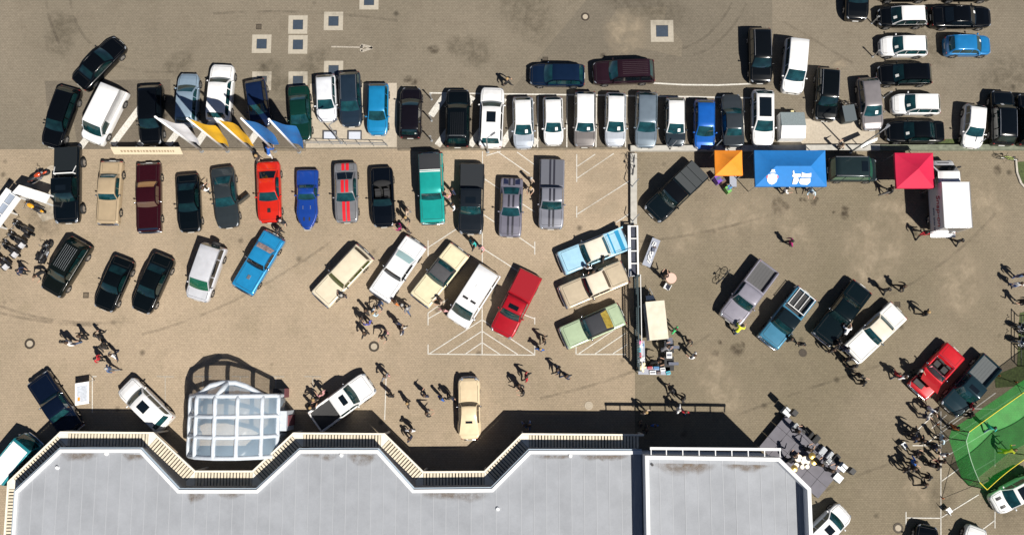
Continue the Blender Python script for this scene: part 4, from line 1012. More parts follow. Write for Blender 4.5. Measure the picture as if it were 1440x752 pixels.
# ------------------------------------------------------------------ people
SKINM = mat('skin', (.42, .25, .17), .6); SHOE = mat('shoe', (.03, .028, .027), .6)
def cloth(c): return mat('cloth_%.2f_%.2f_%.2f' % c, c, .9, noise=.12, nscale=14)
HAIRC = dict(k=(.010, .008, .007), b=(.06, .032, .016), y=(.32, .21, .09), g=(.35, .34, .32))
def pose_mesh(nm, armL, armR, stride, bend=0.0, sit=False):
    """a standing or walking body: a skeleton grown to one skin; returns the mesh with slots skin, top, trousers, shoe"""
    V = []; E = []; Rr = []; lab = []
    def v(p, r, l): V.append(Vector(p)); Rr.append(r); lab.append(l); return len(V) - 1
    def e(a, b): E.append((a, b)); return b
    pel = v((0, 0, .96), (.115, .155), 2)
    wst = e(pel, v((bend * .1, 0, 1.10), (.105, .14), 1)); chs = e(wst, v((bend * .22, 0, 1.30), (.12, .175), 1)); nb = e(chs, v((bend * .34, 0, 1.46), (.07, .09), 1))
    nk = e(nb, v((bend * .38 + .01, 0, 1.53), (.052, .052), 0)); hd = e(nk, v((bend * .42 + .02, 0, 1.62), (.085, .072), 0)); e(hd, v((bend * .45 + .02, 0, 1.73), (.07, .062), 0))
    e(hd, v((bend * .42 + .125, 0, 1.63), (.016, .016), 0))
    for s, arm in ((1, armL), (-1, armR)):
        sh = e(nb, v((bend * .32, s * .18, 1.42), (.062, .062), 1))
        el = e(sh, v((bend * .3 + arm[0], s * (.22 + arm[1]), 1.15 + arm[2]), (.046, .046), 1))
        wr = e(el, v((bend * .3 + arm[0] + arm[3], s * (.22 + arm[1] + arm[4]), .92 + arm[2] + arm[5]), (.033, .033), 0))
        d = (V[wr] - V[el]).normalized()
        pl = e(wr, v(V[wr] + d * .07, (.034, .018), 0)); e(pl, v(V[wr] + d * .16, (.022, .012), 0))
        e(wr, v(V[wr] + d * .06 + Vector((.045, 0, 0)), (.012, .012), 0))
    for s in (1, -1):
        f = stride * s
        hp = e(pel, v((f * .02, s * .085, .88), (.095, .095), 2))
        kn = e(hp, v((f * .16 + .03, s * .10, .50), (.062, .062), 2))
        an = e(kn, v((f * .36 - .02, s * .10, .10), (.042, .042), 2)); hl = e(an, v((f * .36 - .03, s * .10, .055), (.045, .045), 3)); e(hl, v((f * .36 + .15, s * .115, .045), (.042, .03), 3))
    me = bpy.data.meshes.new(nm); me.from_pydata(V, E, [])
    ob = bpy.data.objects.new(nm, me); C.objects.link(ob); ob.modifiers.new('s', 'SKIN')
    for i, sv in enumerate(me.skin_vertices[0].data): sv.radius = Rr[i]; sv.use_root = (i == 0)
    ss = ob.modifiers.new('u', 'SUBSURF'); ss.levels = 1; ss.render_levels = 1
    dg = bpy.context.evaluated_depsgraph_get(); out = bpy.data.meshes.new_from_object(ob.evaluated_get(dg)); bpy.data.objects.remove(ob)
    out.name = 'person_body'
    out.materials.clear()
    for m in (SKINM, cloth((.1, .1, .1)), cloth((.05, .05, .06)), SHOE): out.materials.append(m)
    sg = [(V[a], V[b], max(lab[a], lab[b]) if {lab[a], lab[b]} != {1, 0} else (1 if lab[a] == 1 and lab[b] == 0 and V[b].z > 1.5 else lab[b]), lab[a], lab[b]) for a, b in E]
    zmin = min(q.co.z for q in out.vertices)
    for p in out.polygons:
        p.use_smooth = True; c = p.center; best = 9; li = 1
        for a, b, l, la, lb in sg:
            ab = b - a; t = max(0, min(1, (c - a).dot(ab) / ab.length_squared)); q = (c - a - ab * t).length
            if q < best: best = q; li = la if t < .5 else lb
        p.material_index = li
    for q in out.vertices: q.co.z -= zmin
    head = V[hd]
    return out, Vector((head.x, head.y, head.z - zmin))
DN = (0, .02, 0, .03, 0, 0); SW = (.10, .03, .02, .10, .0, .03); BKW = (-.12, .03, .02, -.02, 0, .02); UP = (.10, .05, .03, .20, -.06, .22); HIP = (-.02, .14, .02, .08, -.10, .03); PH = (.12, .02, .03, .22, -.10, .30)
POSES = [pose_mesh('p0', DN, DN, 0), pose_mesh('p1', SW, BKW, .8), pose_mesh('p2', UP, DN, .15), pose_mesh('p3', HIP, DN, .2), pose_mesh('p4', PH, PH, .1), pose_mesh('p5', BKW, SW, -.9), pose_mesh('p6', UP, UP, .2, 1.0)]
def hair_mesh(nm, long_):
    mb = MB(); n, m_ = 12, 6
    for i in range(m_ + 1):
        p = math.pi * .56 * i / m_
        for k in range(n):
            t = 2 * math.pi * k / n; r = math.sin(p); z = math.cos(p)
            fx = math.cos(t) * r; back = fx < 0
            zz = z * .125
            if i == m_ and back: zz -= .22 if long_ else .05
            if i == m_ and fx > .4: zz += .05
            mb.v.append((fx * .108 - .012, math.sin(t) * r * .098, zz))
    for i in range(m_):
        for k in range(n): k2 = (k + 1) % n; mb.f.append((i * n + k, (i + 1) * n + k, (i + 1) * n + k2, i * n + k2))
    return mb
HAIRS = {}
def hair(k, long_):
    if (k, long_) not in HAIRS:
        mb = hair_mesh('hair', long_); me = bpy.data.meshes.new('hair'); me.from_pydata(mb.v, [], mb.f); me.materials.append(mat('hair_' + k, HAIRC[k], .6))
        me.polygons.foreach_set('use_smooth', [True] * len(me.polygons)); HAIRS[(k, long_)] = me
    return HAIRS[(k, long_)]
CO = dict(k=(.014, .014, .016), n=(.014, .022, .055), b=(.02, .10, .38), w=(.72, .72, .72), r=(.42, .02, .03), g=(.18, .18, .19), s=(.42, .32, .24), m=(.30, .01, .11), t=(.03, .36, .34), o=(.55, .17, .04), y=(.66, .72, .04),
          v=(.08, .09, .42), p=(.60, .30, .30), l=(.45, .58, .66), e=(.05, .50, .16), j=(.06, .10, .20), d=(.035, .03, .028))
prnd = random.Random(11)
def person(px, py, top, legs, hr, pose, label, rz=None, z0=0.0, s=None, group=None, hh=1.25):
    p = G(px, py, hh + z0)
    me, head = POSES[pose]
    rz = prnd.uniform(-math.pi, math.pi) if rz is None else R(rz)
    sc = prnd.uniform(.95, 1.05) if s is None else s
    o = inst('person', me, None, (p.x, p.y, z0), (0, 0, rz), (sc * 1.25, sc * 1.25, sc))
    for i, c in ((1, top), (2, legs)):
        o.material_slots[i].link = 'OBJECT'; o.material_slots[i].material = cloth(CO[c])
    tag(o, label, 'person', group or 'visitors walking among the cars')
    inst('hair', hair(hr, prnd.random() < .35), o, (head.x, head.y, head.z + .045))
    return o
PEOPLE = [
 (713, 113, 'k', 'k', 'y', 1, 'person in black with pale bag walking alone on the upper car park'),
 (27, 381, 'n', 'k', 'k', 2, 'person in navy standing beside the row of motorcycles'),
 (56, 381, 'k', 'k', 'b', 6, 'person in black at the nose of the boxy black off-roader'),
 (88, 480, 'k', 'j', 'k', 0, 'person in black beside the one in white, left of the strolling group'),
 (97, 482, 'w', 'j', 'b', 5, 'person in white shirt leftmost in the strolling group'),
 (114, 473, 'k', 'k', 's' if 0 else 'b', 2, 'person in black with arm out in the strolling group, above the navy classic'),
 (136, 472, 'k', 'k', 'k', 1, 'person in black at the top of the strolling group'),
 (144, 487, 'd', 'k', 'k', 3, 'person in dark brown in the middle of the strolling group'),
 (157, 499, 'w', 'n', 'b', 1, 'person in white at the right of the strolling group'),
 (136, 504, 'r', 'k', 'k', 0, 'person in red jacket in the strolling group'),
 (152, 518, 'j', 'g', 'g', 5, 'person in blue denim at the bottom of the strolling group'),
 (287, 266, 'w', 'k', 'b', 4, 'person in white top between the black and grey coupes'),
 (362, 221, 'd', 's', 'y', 3, 'person in dark top beside the blue-clad one behind the orange-red car'),
 (376, 216, 'b', 'w', 'b', 6, 'person in blue jacket behind the orange-red car'),
 (395, 311, 'k', 'n', 'g', 2, 'person in black at the nose of the orange-red car'),
 (391, 324, 'k', 'k', 'k', 0, 'person in black between the orange-red car and blue two-door'),
 (573, 296, 's', 'g', 'b', 3, 'person in beige nearest the black convertible'),
 (571, 307, 'k', 's', 'y', 2, 'person in black top below the beige one by the convertible'),
 (562, 319, 'm', 'k', 'k', 4, 'person in magenta top at the nose of the convertible'),
 (573, 324, 'd', 's', 'b', 0, 'person in brown between the convertible and white classic'),
 (636, 267, 'n', 'j', 'b', 3, 'person in navy nearest the turquoise off-roader'),
 (629, 276, 'p', 'g', 'y', 4, 'person in pink top beside the turquoise off-roader'),
 (637, 289, 'w', 'g', 'b', 2, 'person in white beside the dark double-cab pickup'),
 (665, 341, 't', 'k', 'k', 1, 'person in turquoise below the dark double-cab pickup'),
 (676, 347, 'p', 'w', 'k', 2, 'person in pink beside the turquoise-clad one'),
 (747, 252, 's', 's', 'g', 3, 'upper of two people in beige beside the striped silver pickup'),
 (746, 265, 's', 'k', 'y', 4, 'lower of two people in beige beside the striped silver pickup'),
 (481, 416, 'k', 'n', 'g', 2, 'grey-haired person in black at the door of the cream wagon'),
 (534, 424, 'n', 'j', 'k', 6, 'person in navy bending at the nose of the white classic'),
 (556, 426, 'o', 's', 'b', 3, 'person in orange top by the white classic'),
 (566, 429, 'k', 'g', 'g', 2, 'person in black beside the orange-topped one'),
 (573, 434, 'g', 'j', 'g', 5, 'person in grey right of the orange-topped one'),
 (515, 437, 'd', 'k', 'b', 3, 'person in dark brown at the top of the group below the cream cars'),
 (525, 441, 'l', 'w', 'y', 4, 'person in pale blue in the group below the cream cars'),
 (508, 448, 'd', 'k', 'b', 0, 'person in dark top leftmost of the group below the cream cars'),
 (518, 454, 'v', 'k', 'b', 2, 'person in violet-blue top in the group below the cream cars'),
 (513, 469, 'k', 'k', 'b', 3, 'person in black above the dark-ringed manhole'),
 (542, 466, 'k', 'p', 'b', 6, 'person in black crouching over right of the violet-clad one'),
 (558, 454, 'n', 'n', 'k', 0, 'upper of two people in navy right of the group'),
 (565, 464, 'n', 'w', 'b', 1, 'lower of two people in navy right of the group'),
 (620, 423, 's', 'k', 'b', 4, 'person in beige between the cream-yellow classic and conversion van'),
 (624, 436, 'p', 'n', 'b', 3, 'person in pink at the nose of the conversion van'),
 (765, 478, 'k', 's', 'b', 1, 'person in black just above the one in blue by the chevron marking'),
 (760, 491, 'b', 'n', 'y', 3, 'person in bright blue by the chevron marking'),
 (740, 530, 'r', 'k', 'k', 1, 'person in red walking above the pergola'),
 (730, 542, 'k', 'k', 'b', 2, 'person in black just left of the red-clad walker'),
 (736, 551, 'd', 's', 'k', 4, 'person in dark top below the red-clad walker'),
 (784, 520, 'n', 'k', 'b', 1, 'left one of the pair in navy right of the red-clad walker'),
 (796, 529, 'n', 'j', 'b', 5, 'right one of the pair in navy right of the red-clad walker'),
 (542, 529, 'g', 'p', 'b', 3, 'person in grey at the nose of the white double-cab pickup'),
 (548, 556, 'k', 'k', 'k', 0, 'person in black right of the white double-cab pickup'),
 (573, 567, 'd', 'k', 'p' if 0 else 'y', 3, 'fair-haired person in dark top above the couple by the pergola'),
 (597, 556, 'n', 'b', 'b', 2, 'person in navy above the one in black and white stripes'),
 (620, 560, 'b', 'n', 'k', 0, 'person in blue left of the cream 1940s coupe'),
 (632, 559, 'k', 'n', 'k', 1, 'person in black close to the cream 1940s coupe'),
 (600, 581, 'k', 'w', 'b', 4, 'person in black and white left of the 1940s coupe tail'),
 (578, 605, 'w', 'k', 'b', 3, 'person in white by the pergola, beside one in navy'),
 (576, 617, 'n', 'n', 'b', 0, 'person in navy by the pergola, below one in white'),
 (453, 553, 'p', 'k', 'b', 2, 'person in pink beside the white double-cab pickup bed'),
 (442, 562, 'k', 's', 'y', 3, 'person in black beside the white double-cab pickup bed'),
 (437, 573, 'k', 'p', 'y', 4, 'fair-haired person at the tail of the white double-cab pickup'),
 (737, 597, 'j', 'k', 'b', 0, 'left one of two people in the shade above the pergola'),
 (745, 597, 'j', 'k', 'b', 3, 'right one of two people in the shade above the pergola'),
 (908, 579, 's', 'k', 'y', 1, 'person in beige at the edge of the annex shadow'),
 (954, 576, 'w', 'g', 'g', 3, 'person in white beside one in red at the annex shadow edge'),
 (964, 579, 'r', 'j', 'b', 1, 'person in red at the annex shadow edge'),
 (901, 596, 'd', 'd', 'k', 0, 'left one of two dark-clad people in the annex shadow'),
 (909, 604, 'd', 'k', 'b', 3, 'right one of two dark-clad people in the annex shadow'),
 (921, 598, 'b', 'n', 'b', 0, 'person in blue in the annex shadow'),
 (944, 548, 'k', 'k', 'k', 1, 'left one of two black-clad walkers below the vendor tables'),
 (961, 560, 'k', 'k', 'k', 5, 'right one of two black-clad walkers below the vendor tables'),
 (950, 463, 'e', 'k', 'b', 3, 'person in green top right of the vendor trailer'),
 (969, 479, 'k', 'k', 'b', 1, 'person in black walking right of the green-topped one'),
 (976, 500, 'w', 'n', 'b', 2, 'person in white right of the vendor crates'),
 (931, 492, 'g', 'k', 'b', 6, 'vendor in grey between the crates and tables'),
 (917, 508, 'k', 'k', 'b', 6, 'vendor in black behind the long goods table'),
 (934, 389, 'd', 'k', 'b', 4, 'person in dark top at the small round table'),
 (838, 375, 'k', 'k', 'b', 6, 'brown-haired person in black leaning into the pale blue classic'),
 (826, 376, 'w', 'k', 'b', 3, 'person in white between the pale blue and tan classics'),
 (848, 363, 'd', 'k', 'k', 2, 'person in dark top at the rear door of the pale blue classic'),
 (1113, 340, 'm', 'k', 'k', 5, 'person in magenta walking alone below the blue tent'),
 (1253, 266, 'k', 'g', 'b', 1, 'person in black at the corner of the crimson tent'),
 (1301, 328, 'r', 'k', 'k', 5, 'person in red walking behind the box truck'),
 (1351, 338, 'k', 'k', 'k', 1, 'person in black walking behind the box truck'),
 (1106, 266, 'w', 'k', 'k', 4, 'person in white at the front edge of the blue tent'),
 (1142, 264, 'l', 'j', 'g', 6, 'person in pale blue at the right front edge of the blue tent'),
 (1183, 205, 's', 'k', 'b', 2, 'person in beige by the wall above the teal van'),
 (1037, 466, 'y', 'j', 'k', 6, 'person in yellow-green vest at the nose of the silver pickup'),
 (1112, 477, 'k', 'k', 'b', 2, 'left one of two people in black at the teal pickup'),
 (1129, 483, 'k', 'k', 'k', 0, 'right one of two people in black at the teal pickup'),
 (1191, 469, 'w', 'k', 'b', 6, 'person in white between the dark and white classics'),
 (1171, 492, 'd', 'k', 'b', 3, 'person in dark top at the nose of the dark teal classic'),
 (1190, 490, 'n', 'j', 'k', 0, 'person in navy at the nose of the white classic'),
 (1247, 407, 'k', 'k', 'k', 1, 'left one of the walking pair above the white classic'),
 (1270, 403, 'k', 'd', 'b', 5, 'right one of the walking pair above the white classic'),
 (1303, 439, 'k', 'k', 'y', 1, 'lone walker in black right of the white classic'),
 (1292, 521, 'k', 'k', 'g', 4, 'grey-haired person at the door of the red convertible'),
 (1271, 530, 'w', 'k', 'b', 3, 'person in white at the nose of the red convertible'),
 (1263, 526, 'r', 'n', 'b', 1, 'person in dark red left of the red convertible'),
 (1437, 387, 'j', 'b', 'k', 0, 'upper person in jeans at the right edge'),
 (1433, 399, 'w', 'b', 'b', 3, 'lower person in jeans at the right edge'),
 (1440, 423, 'k', 'k', 'k', 2, 'person in black at the right edge below the pair in jeans'),
 (1307, 572, 'w', 'k', 'b', 6, 'person in white at the nose of the dark blue-green pickup'),
 (1316, 577, 'k', 'k', 'k', 3, 'person in black at the nose of the dark blue-green pickup'),
 (1302, 585, 'n', 'g', 'g', 2, 'person in navy just below the one in white by the pickup'),
 (1325, 616, 'l', 'k', 'b', 3, 'person in pale blue at the corner of the net enclosure'),
 (1330, 639, 'w', 'k', 'b', 2, 'person in white at the left side of the net enclosure'),
 (1326, 649, 'd', 'r', 'b', 4, 'person in brown and red at the left side of the net enclosure'),
 (1285, 649, 'b', 'k', 'b', 3, 'person in blue in the crowd left of the net enclosure'),
 (1395, 601, 't', 'j', 'k', 1, 'person in turquoise inside the net enclosure'),
 (1366, 583, 'd', 'k', 'b', 0, 'person in brown at the upper wall of the net enclosure'),
 (1367, 571, 'r', 'k', 'k', 2, 'person in red between the pickup and net enclosure'),
 (1344, 601, 'o', 'k', 'k', 3, 'person in orange at the upper corner of the net enclosure'),
 (1416, 635, 'y', 'y', 'y', 6, 'person dressed in yellow inside the net enclosure'),
]
for q in PEOPLE: person(*q)
for px, py, c, k in ((1194, 505, 'k', 0), (1201, 515, 'd', 1), (1210, 528, 'k', 5), (1214, 537, 'k', 2), (1180, 482, 'k', 3)):
    person(px, py, c, 'k', 'k', k, 'dark-clad person in the line of people at the nose of the white classic', group='line of people by the white classic')
for px, py, c, k in ((1287, 605, 'k', 1), (1287, 616, 'n', 0), (1297, 619, 'k', 3), (1290, 638, 'd', 2), (1310, 653, 'k', 4), (1275, 660, 'd', 3), (1285, 658, 'd', 2), (1306, 670, 'k', 0), (1300, 680, 'k', 1), (1316, 628, 'n', 5), (1318, 655, 'k', 0)):
    person(px, py, c, 'k', prnd.choice('kb'), k, 'dark-clad onlooker in the crowd left of the net enclosure', rz=prnd.uniform(-40, 40), group='onlookers at the net enclosure')
# ------------------------------------------------------------------ tents
def fabric(nm, c): return mat(nm, c, .75, noise=.07, nscale=3, bump=.15)
def tent(px0, py0, px1, py1, col, label, hip=False, h=2.35, peak=3.1):
    A, B = G(px0, py1, h), G(px1, py0, h)
    c = (A + B) / 2; w, d = B.x - A.x, B.y - A.y
    t = thing('canopy_tent', label, 'tent', (c.x, c.y, 0), 0, 'canopy tents along the wall')
    m = fabric('tent_fabric_%.2f_%.2f' % col[:2], col); x, y = w / 2, d / 2
    r = w / 2 - d / 2 if hip else .0
    cor = [(-x, -y, h), (x, -y, h), (x, y, h), (-x, y, h)]
    pk = [(-r, 0, peak), (r, 0, peak)] if hip else [(0, 0, peak), (0, 0, peak)]
    def face(ps, nm='canopy_panel'):
        # a roof panel with slightly slack cloth
        n = 6; a, b, cc, dd = [Vector(q) for q in ps]; V = []; Fc = []
        for i in range(n + 1):
            for j in range(n + 1):
                s, u = i / n, j / n; q = a.lerp(b, u).lerp(dd.lerp(cc, u), s); V.append(q - Vector((0, 0, .07 * math.sin(math.pi * s) + .05 * math.sin(math.pi * u) * (1 - s))))
        for i in range(n):
            for j in range(n): k = i * (n + 1) + j; Fc.append((k, k + 1, k + n + 2, k + n + 1))
        return obj(nm, V, Fc, m, t, True)
    face((cor[0], cor[1], pk[1], pk[0])); face((cor[1], cor[2], pk[1], pk[1])); face((cor[2], cor[3], pk[0], pk[1])); face((cor[3], cor[0], pk[0], pk[0]))
    for a, b in zip(cor, cor[1:] + cor[:1]):
        a, b = Vector(a), Vector(b); n = 10; V = []; Fc = []
        for k in range(n + 1):
            q = a.lerp(b, k / n); V += [tuple(q - Vector((0, 0, .05 * math.sin(math.pi * k / n)))), (q.x * 1.005, q.y * 1.005, h - .26 - .03 * (k % 2))]
        for k in range(n): Fc.append((2 * k, 2 * k + 1, 2 * k + 3, 2 * k + 2))
        obj('valance', V, Fc, m, t)
    legs = [(sx * (x - .06), sy * (y - .06)) for sx in (-1, 1) for sy in (-1, 1)] + ([(0, y - .06)] if hip else [])
    for lx, ly in legs: MB().box((lx, ly, h / 2 - .02), (.05, .05, h - .06)).build('leg', ALU, t)
    return t, (x, y, h, peak, r)
tent(1006, 211.5, 1043.5, 246.5, (.80, .25, .015), 'small orange pyramid tent beside the blue tent')
bt, (bx, by, bh, bp, br) = tent(1062.5, 211.5, 1160.5, 262, (.008, .16, .47), 'long blue hipped tent with white emblems', hip=True)
tent(1261, 215, 1312, 264.5, (.50, .004, .045), 'crimson pyramid tent beside the white box truck', h=2.45)
# emblems printed on the front slope of the blue tent
def on_slope(u, v, off=.02):      # u along the slope width (metres), v 0 at eave to 1 at ridge
    return (u, -by + by * v, bh + (bp - bh) * v - .06 * math.sin(math.pi * v) + off)
WHT = mat('white_print', (.80, .80, .78), .7); RDP = mat('red_print', (.62, .12, .16), .7); OCH = mat('ochre_print', (.5, .42, .3), .7)
def decal(nm, pts, m, off=.03): obj(nm, [on_slope(u, v, off) for u, v in pts], [tuple(range(len(pts)))], m, bt)
ex = -1.55
decal('emblem_shield', [(ex - .42, .45), (ex - .36, .24), (ex - .2, .13), (ex, .08), (ex + .2, .13), (ex + .36, .24), (ex + .42, .45), (ex + .36, .58), (ex, .64), (ex - .36, .58)], WHT)
decal('emblem_band', [(ex - .46, .40), (ex + .46, .40), (ex + .46, .53), (ex - .46, .53)], RDP, .036)
decal('emblem_mark', [(ex - .10, .26), (ex + .10, .26), (ex + .06, .56), (ex - .06, .56)], WHT, .042)
decal('emblem_mark', [(ex - .25, .24), (ex + .25, .24), (ex + .2, .30), (ex - .2, .30)], OCH, .042)
decal('emblem_crown', [(ex - .24, .68), (ex + .24, .68), (ex + .13, .74), (ex + .13, .83), (ex - .13, .83), (ex - .13, .74)], WHT)
lx = .55
for pts in ([(lx - .5, .62), (lx + .1, .62), (lx + .1, .46), (lx - .1, .44), (lx + .02, .30), (lx - .15, .10), (lx - .48, .10), (lx - .45, .30), (lx - .40, .44), (lx - .55, .50)],
            [(lx + .18, .70), (lx + .32, .66), (lx + .6, .62), (lx + .92, .66), (lx + .95, .46), (lx + .18, .44)], [(lx + .08, .38), (lx + .9, .41), (lx + .92, .20), (lx + .7, .07), (lx + .2, .09), (lx + .05, .18)],
            [(lx - .55, .74), (lx - .48, .80), (lx - .38, .62), (lx - .5, .62)]):
    decal('emblem_lettering', pts, WHT)
decal('emblem_stroke', [(lx + .5, .41), (lx + .9, .42), (lx + .9, .45), (lx + .5, .44)], mat('blue_print', (.01, .2, .5), .7), .036)
# ------------------------------------------------------------------ flags
FL = [((284, 212.5), (.78, .78, .80), 'white flag on a white pole, leftmost of the five'), ((320.5, 212.5), (.85, .47, .01), 'yellow flag next to the white flag'), ((355.5, 212.5), (.84, .46, .01), 'yellow flag next to the blue flag'),
      ((387, 212.5), (.01, .17, .50), 'blue flag next to the yellow flag'), ((421, 213.5), (.01, .16, .48), 'blue flag at the right end of the five')]
for i, (px, col, lab) in enumerate(FL):
    b = G(*px); h = 9.2 if i else 9.6
    t = thing('flagpole', lab, 'flag', (b.x, b.y, 0), 0, 'flags on poles beside the kerb')
    MB().tube([(0, 0, 0), (0, 0, h)], .11, 10, .08).build('pole', WHITEP, t, True); MB().ball((0, 0, h + .05), (.09, .09, .09)).build('finial', WHITEP, t, True)
    MB().cyl((0, 0, 0), .18, .1, 12).build('base_plate', GALV, t)
    fm = fabric('flag_cloth_%d' % (i if i in (0, 1, 3) else i - 1), col); V = []; Fc = []; n, m_ = 14, 16; rnd = random.Random(i + 3)
    ph = rnd.uniform(0, 6); Wd = 1.9 if i != 2 else 1.6
    for a in range(m_ + 1):
        v = a / m_; z = h - .15 - v * 6.2
        wv = Wd * (1 - .5 * v ** 1.8)
        for k in range(n + 1):
            u = k / n
            V.append((.06 + u * wv * .92, -u * .25 * wv + .11 * math.sin(u * 6 + ph + v * 3) * u + .06 * math.sin(v * 9 + ph) * u, z - .35 * u * u - .18 * u * math.sin(v * 4 + ph)))
    for a in range(m_):
        for k in range(n): q = a * (n + 1) + k; Fc.append((q, q + 1, q + n + 2, q + n + 1))
    obj('flag_cloth', V, Fc, fm, t, True)
# long banner sign by the flags
a, b = G(159, 209, 1.0), G(256, 209, 1.0); ctr = (a + b) / 2; Ls = b.x - a.x
t = thing('sign_board', 'long cream sign board on posts below the flags', 'sign', (ctr.x, ctr.y, 0))
obj('board', [(-Ls / 2, -.42, .75), (Ls / 2, -.42, .75), (Ls / 2, -.05, 1.45), (-Ls / 2, -.05, 1.45), (-Ls / 2, -.36, .75), (Ls / 2, -.36, .75), (Ls / 2, .01, 1.45), (-Ls / 2, .01, 1.45)],
    [(0, 1, 2, 3), (7, 6, 5, 4), (3, 2, 6, 7), (0, 4, 5, 1), (0, 3, 7, 4), (1, 5, 6, 2)], mat('cream_board', (.62, .53, .38), .6), t)
mb = MB(); rnd = random.Random(5); x = -Ls * .38
while x < Ls * .38:
    w = rnd.uniform(.10, .2)
    z0, z1 = 1.0, 1.2; mb.add([(x, -.42 + (z0 - .75) * .5286 - .006, z0), (x + w, -.42 + (z0 - .75) * .5286 - .006, z0), (x + w, -.42 + (z1 - .75) * .5286 - .006, z1), (x, -.42 + (z1 - .75) * .5286 - .006, z1)], [(0, 1, 2, 3)]); x += w + .09
mb.build('lettering', mat('brown_lettering', (.30, .22, .14), .6), t)
for k in range(4): MB().box((-Ls / 2 + .5 + k * (Ls - 1) / 3, .06, .7), (.08, .08, 1.4)).build('post', GALV, t)

# ------------------------------------------------------------------ motorcycles, bicycles
def ring(mb, c, r, tr, n=20, ax='y'):
    return mb.tube([(c[0] + r * math.cos(2 * math.pi * k / n), c[1], c[2] + r * math.sin(2 * math.pi * k / n)) for k in range(n)], tr, 6, closed=True)
def motorcycle(p, q, col, label, big=True, box=False):
    a, b = G(*p, .5), G(*q, .5); d = a - b; L = max(1.9, min(2.3, d.length)); c = (a + b) / 2
    t = thing('motorcycle', label, 'motorcycle', (c.x, c.y, 0), math.atan2(d.y, d.x), 'parked motorcycles'); f = L / 2.2
    pm = paint(col)
    for x in (.72 * f, -.72 * f):
        w = ring(MB(), (0, 0, 0), .25, .075).build('wheel', RUBBER, t, True, loc=(x, 0, .325)); mb = MB()
        for k in range(8): mb.tube([(0, 0, 0), (.2 * math.cos(k * math.pi / 4), 0, .2 * math.sin(k * math.pi / 4))], .012, 4)
        mb.cyl((0, 0, 0), .01, .01).build('spokes', CHROME, w)
    for s in (-1, 1): MB().tube([(.72 * f, s * .11, .33), (.42 * f, s * .10, 1.0)], .028, 6).build('fork', CHROME, t)
    MB().tube([(.45 * f, 0, .95), (.1, 0, .62), (-.25, 0, .5), (-.7 * f, 0, .36)], .05, 6).build('frame', BLACKM, t)
    MB().box((.05, 0, .48), (.46, .34, .34), 0, .85).box((.18, .0, .66), (.16, .36, .2)).build('engine', ALU, t)
    MB().ball((.16, 0, .88), (.34, .18, .15), 12, 8).build('fuel_tank', pm, t, True)
    MB().ball((-.34, 0, .80), (.42, .17, .09), 12, 6).build('seat', BLACKPL, t, True)
    MB().tube([(.30, -.38, 1.05), (.44, -.2, 1.08), (.46, .2, 1.08), (.30, .38, 1.05)], .022, 6).build('handlebar', CHROME, t)
    for s in (-1, 1): MB().ball((.40, s * .40, 1.16), (.03, .07, .05), 8, 5).tube([(.34, s * .32, 1.05), (.40, s * .40, 1.15)], .01, 4).build('mirror', CHROME, t)
    inst('headlight', LAMP_ME, t, (.60 * f, 0, .88), None, (.09, .1, .1))
    MB().ball((-.72 * f, 0, .62), (.32, .10, .10), 10, 6).build('rear_mudguard', pm, t, True)
    MB().ball((.72 * f, 0, .62), (.24, .09, .07), 10, 6).build('front_mudguard', pm, t, True)
    for s in (-1, 1): MB().tube([(.15, s * .2, .36), (-.4, s * .22, .34), (-.85 * f, s * .22, .40)], .05, 8).build('exhaust', CHROME, t)
    if big:
        for s in (-1, 1): MB().box((-.62 * f, s * .31, .58), (.48, .18, .3), 0, .9).build('saddlebag', BLACKPL, t)
    if box: MB().box((-.92 * f, 0, .93), (.34, .42, .28), 0, .92).build('top_box', mat('silver_box', (.5, .5, .52), .5), t)
    MB().tube([(.0, .1, .4), (-.1, .34, .02)], .015, 5).build('side_stand', BLACKM, t)
BKM = (.01, .012, .016)
motorcycle((16, 311), (48, 332), BKM, 'black touring motorcycle, topmost of the row at the left edge')
motorcycle((10, 326), (37, 348), BKM, 'black motorcycle with pale top box, second of the row at the left', box=True)
motorcycle((2, 339), (27, 361), BKM, 'black motorcycle with pale top box, third of the row at the left', box=True)
motorcycle((-6, 357), (12, 376), (.03, .006, .008), 'motorcycle with pale top box, lowest of the row at the left', box=True)
motorcycle((73, 338), (54, 372), BKM, 'lone black motorcycle beside the boxy black off-roader')
motorcycle((34, 284), (63, 299), (.75, .36, .02), 'yellow motorcycle under the white pavilion slab', big=False)
motorcycle((64, 243), (44, 254), (.50, .06, .015), 'orange-red motorcycle behind the white pavilion', big=False)
motorcycle((1428, 459), (1446, 467), BKM, 'upper motorcycle on the verge at the right edge')
motorcycle((1428, 480), (1446, 486), (.02, .03, .05), 'lower motorcycle on the verge at the right edge')
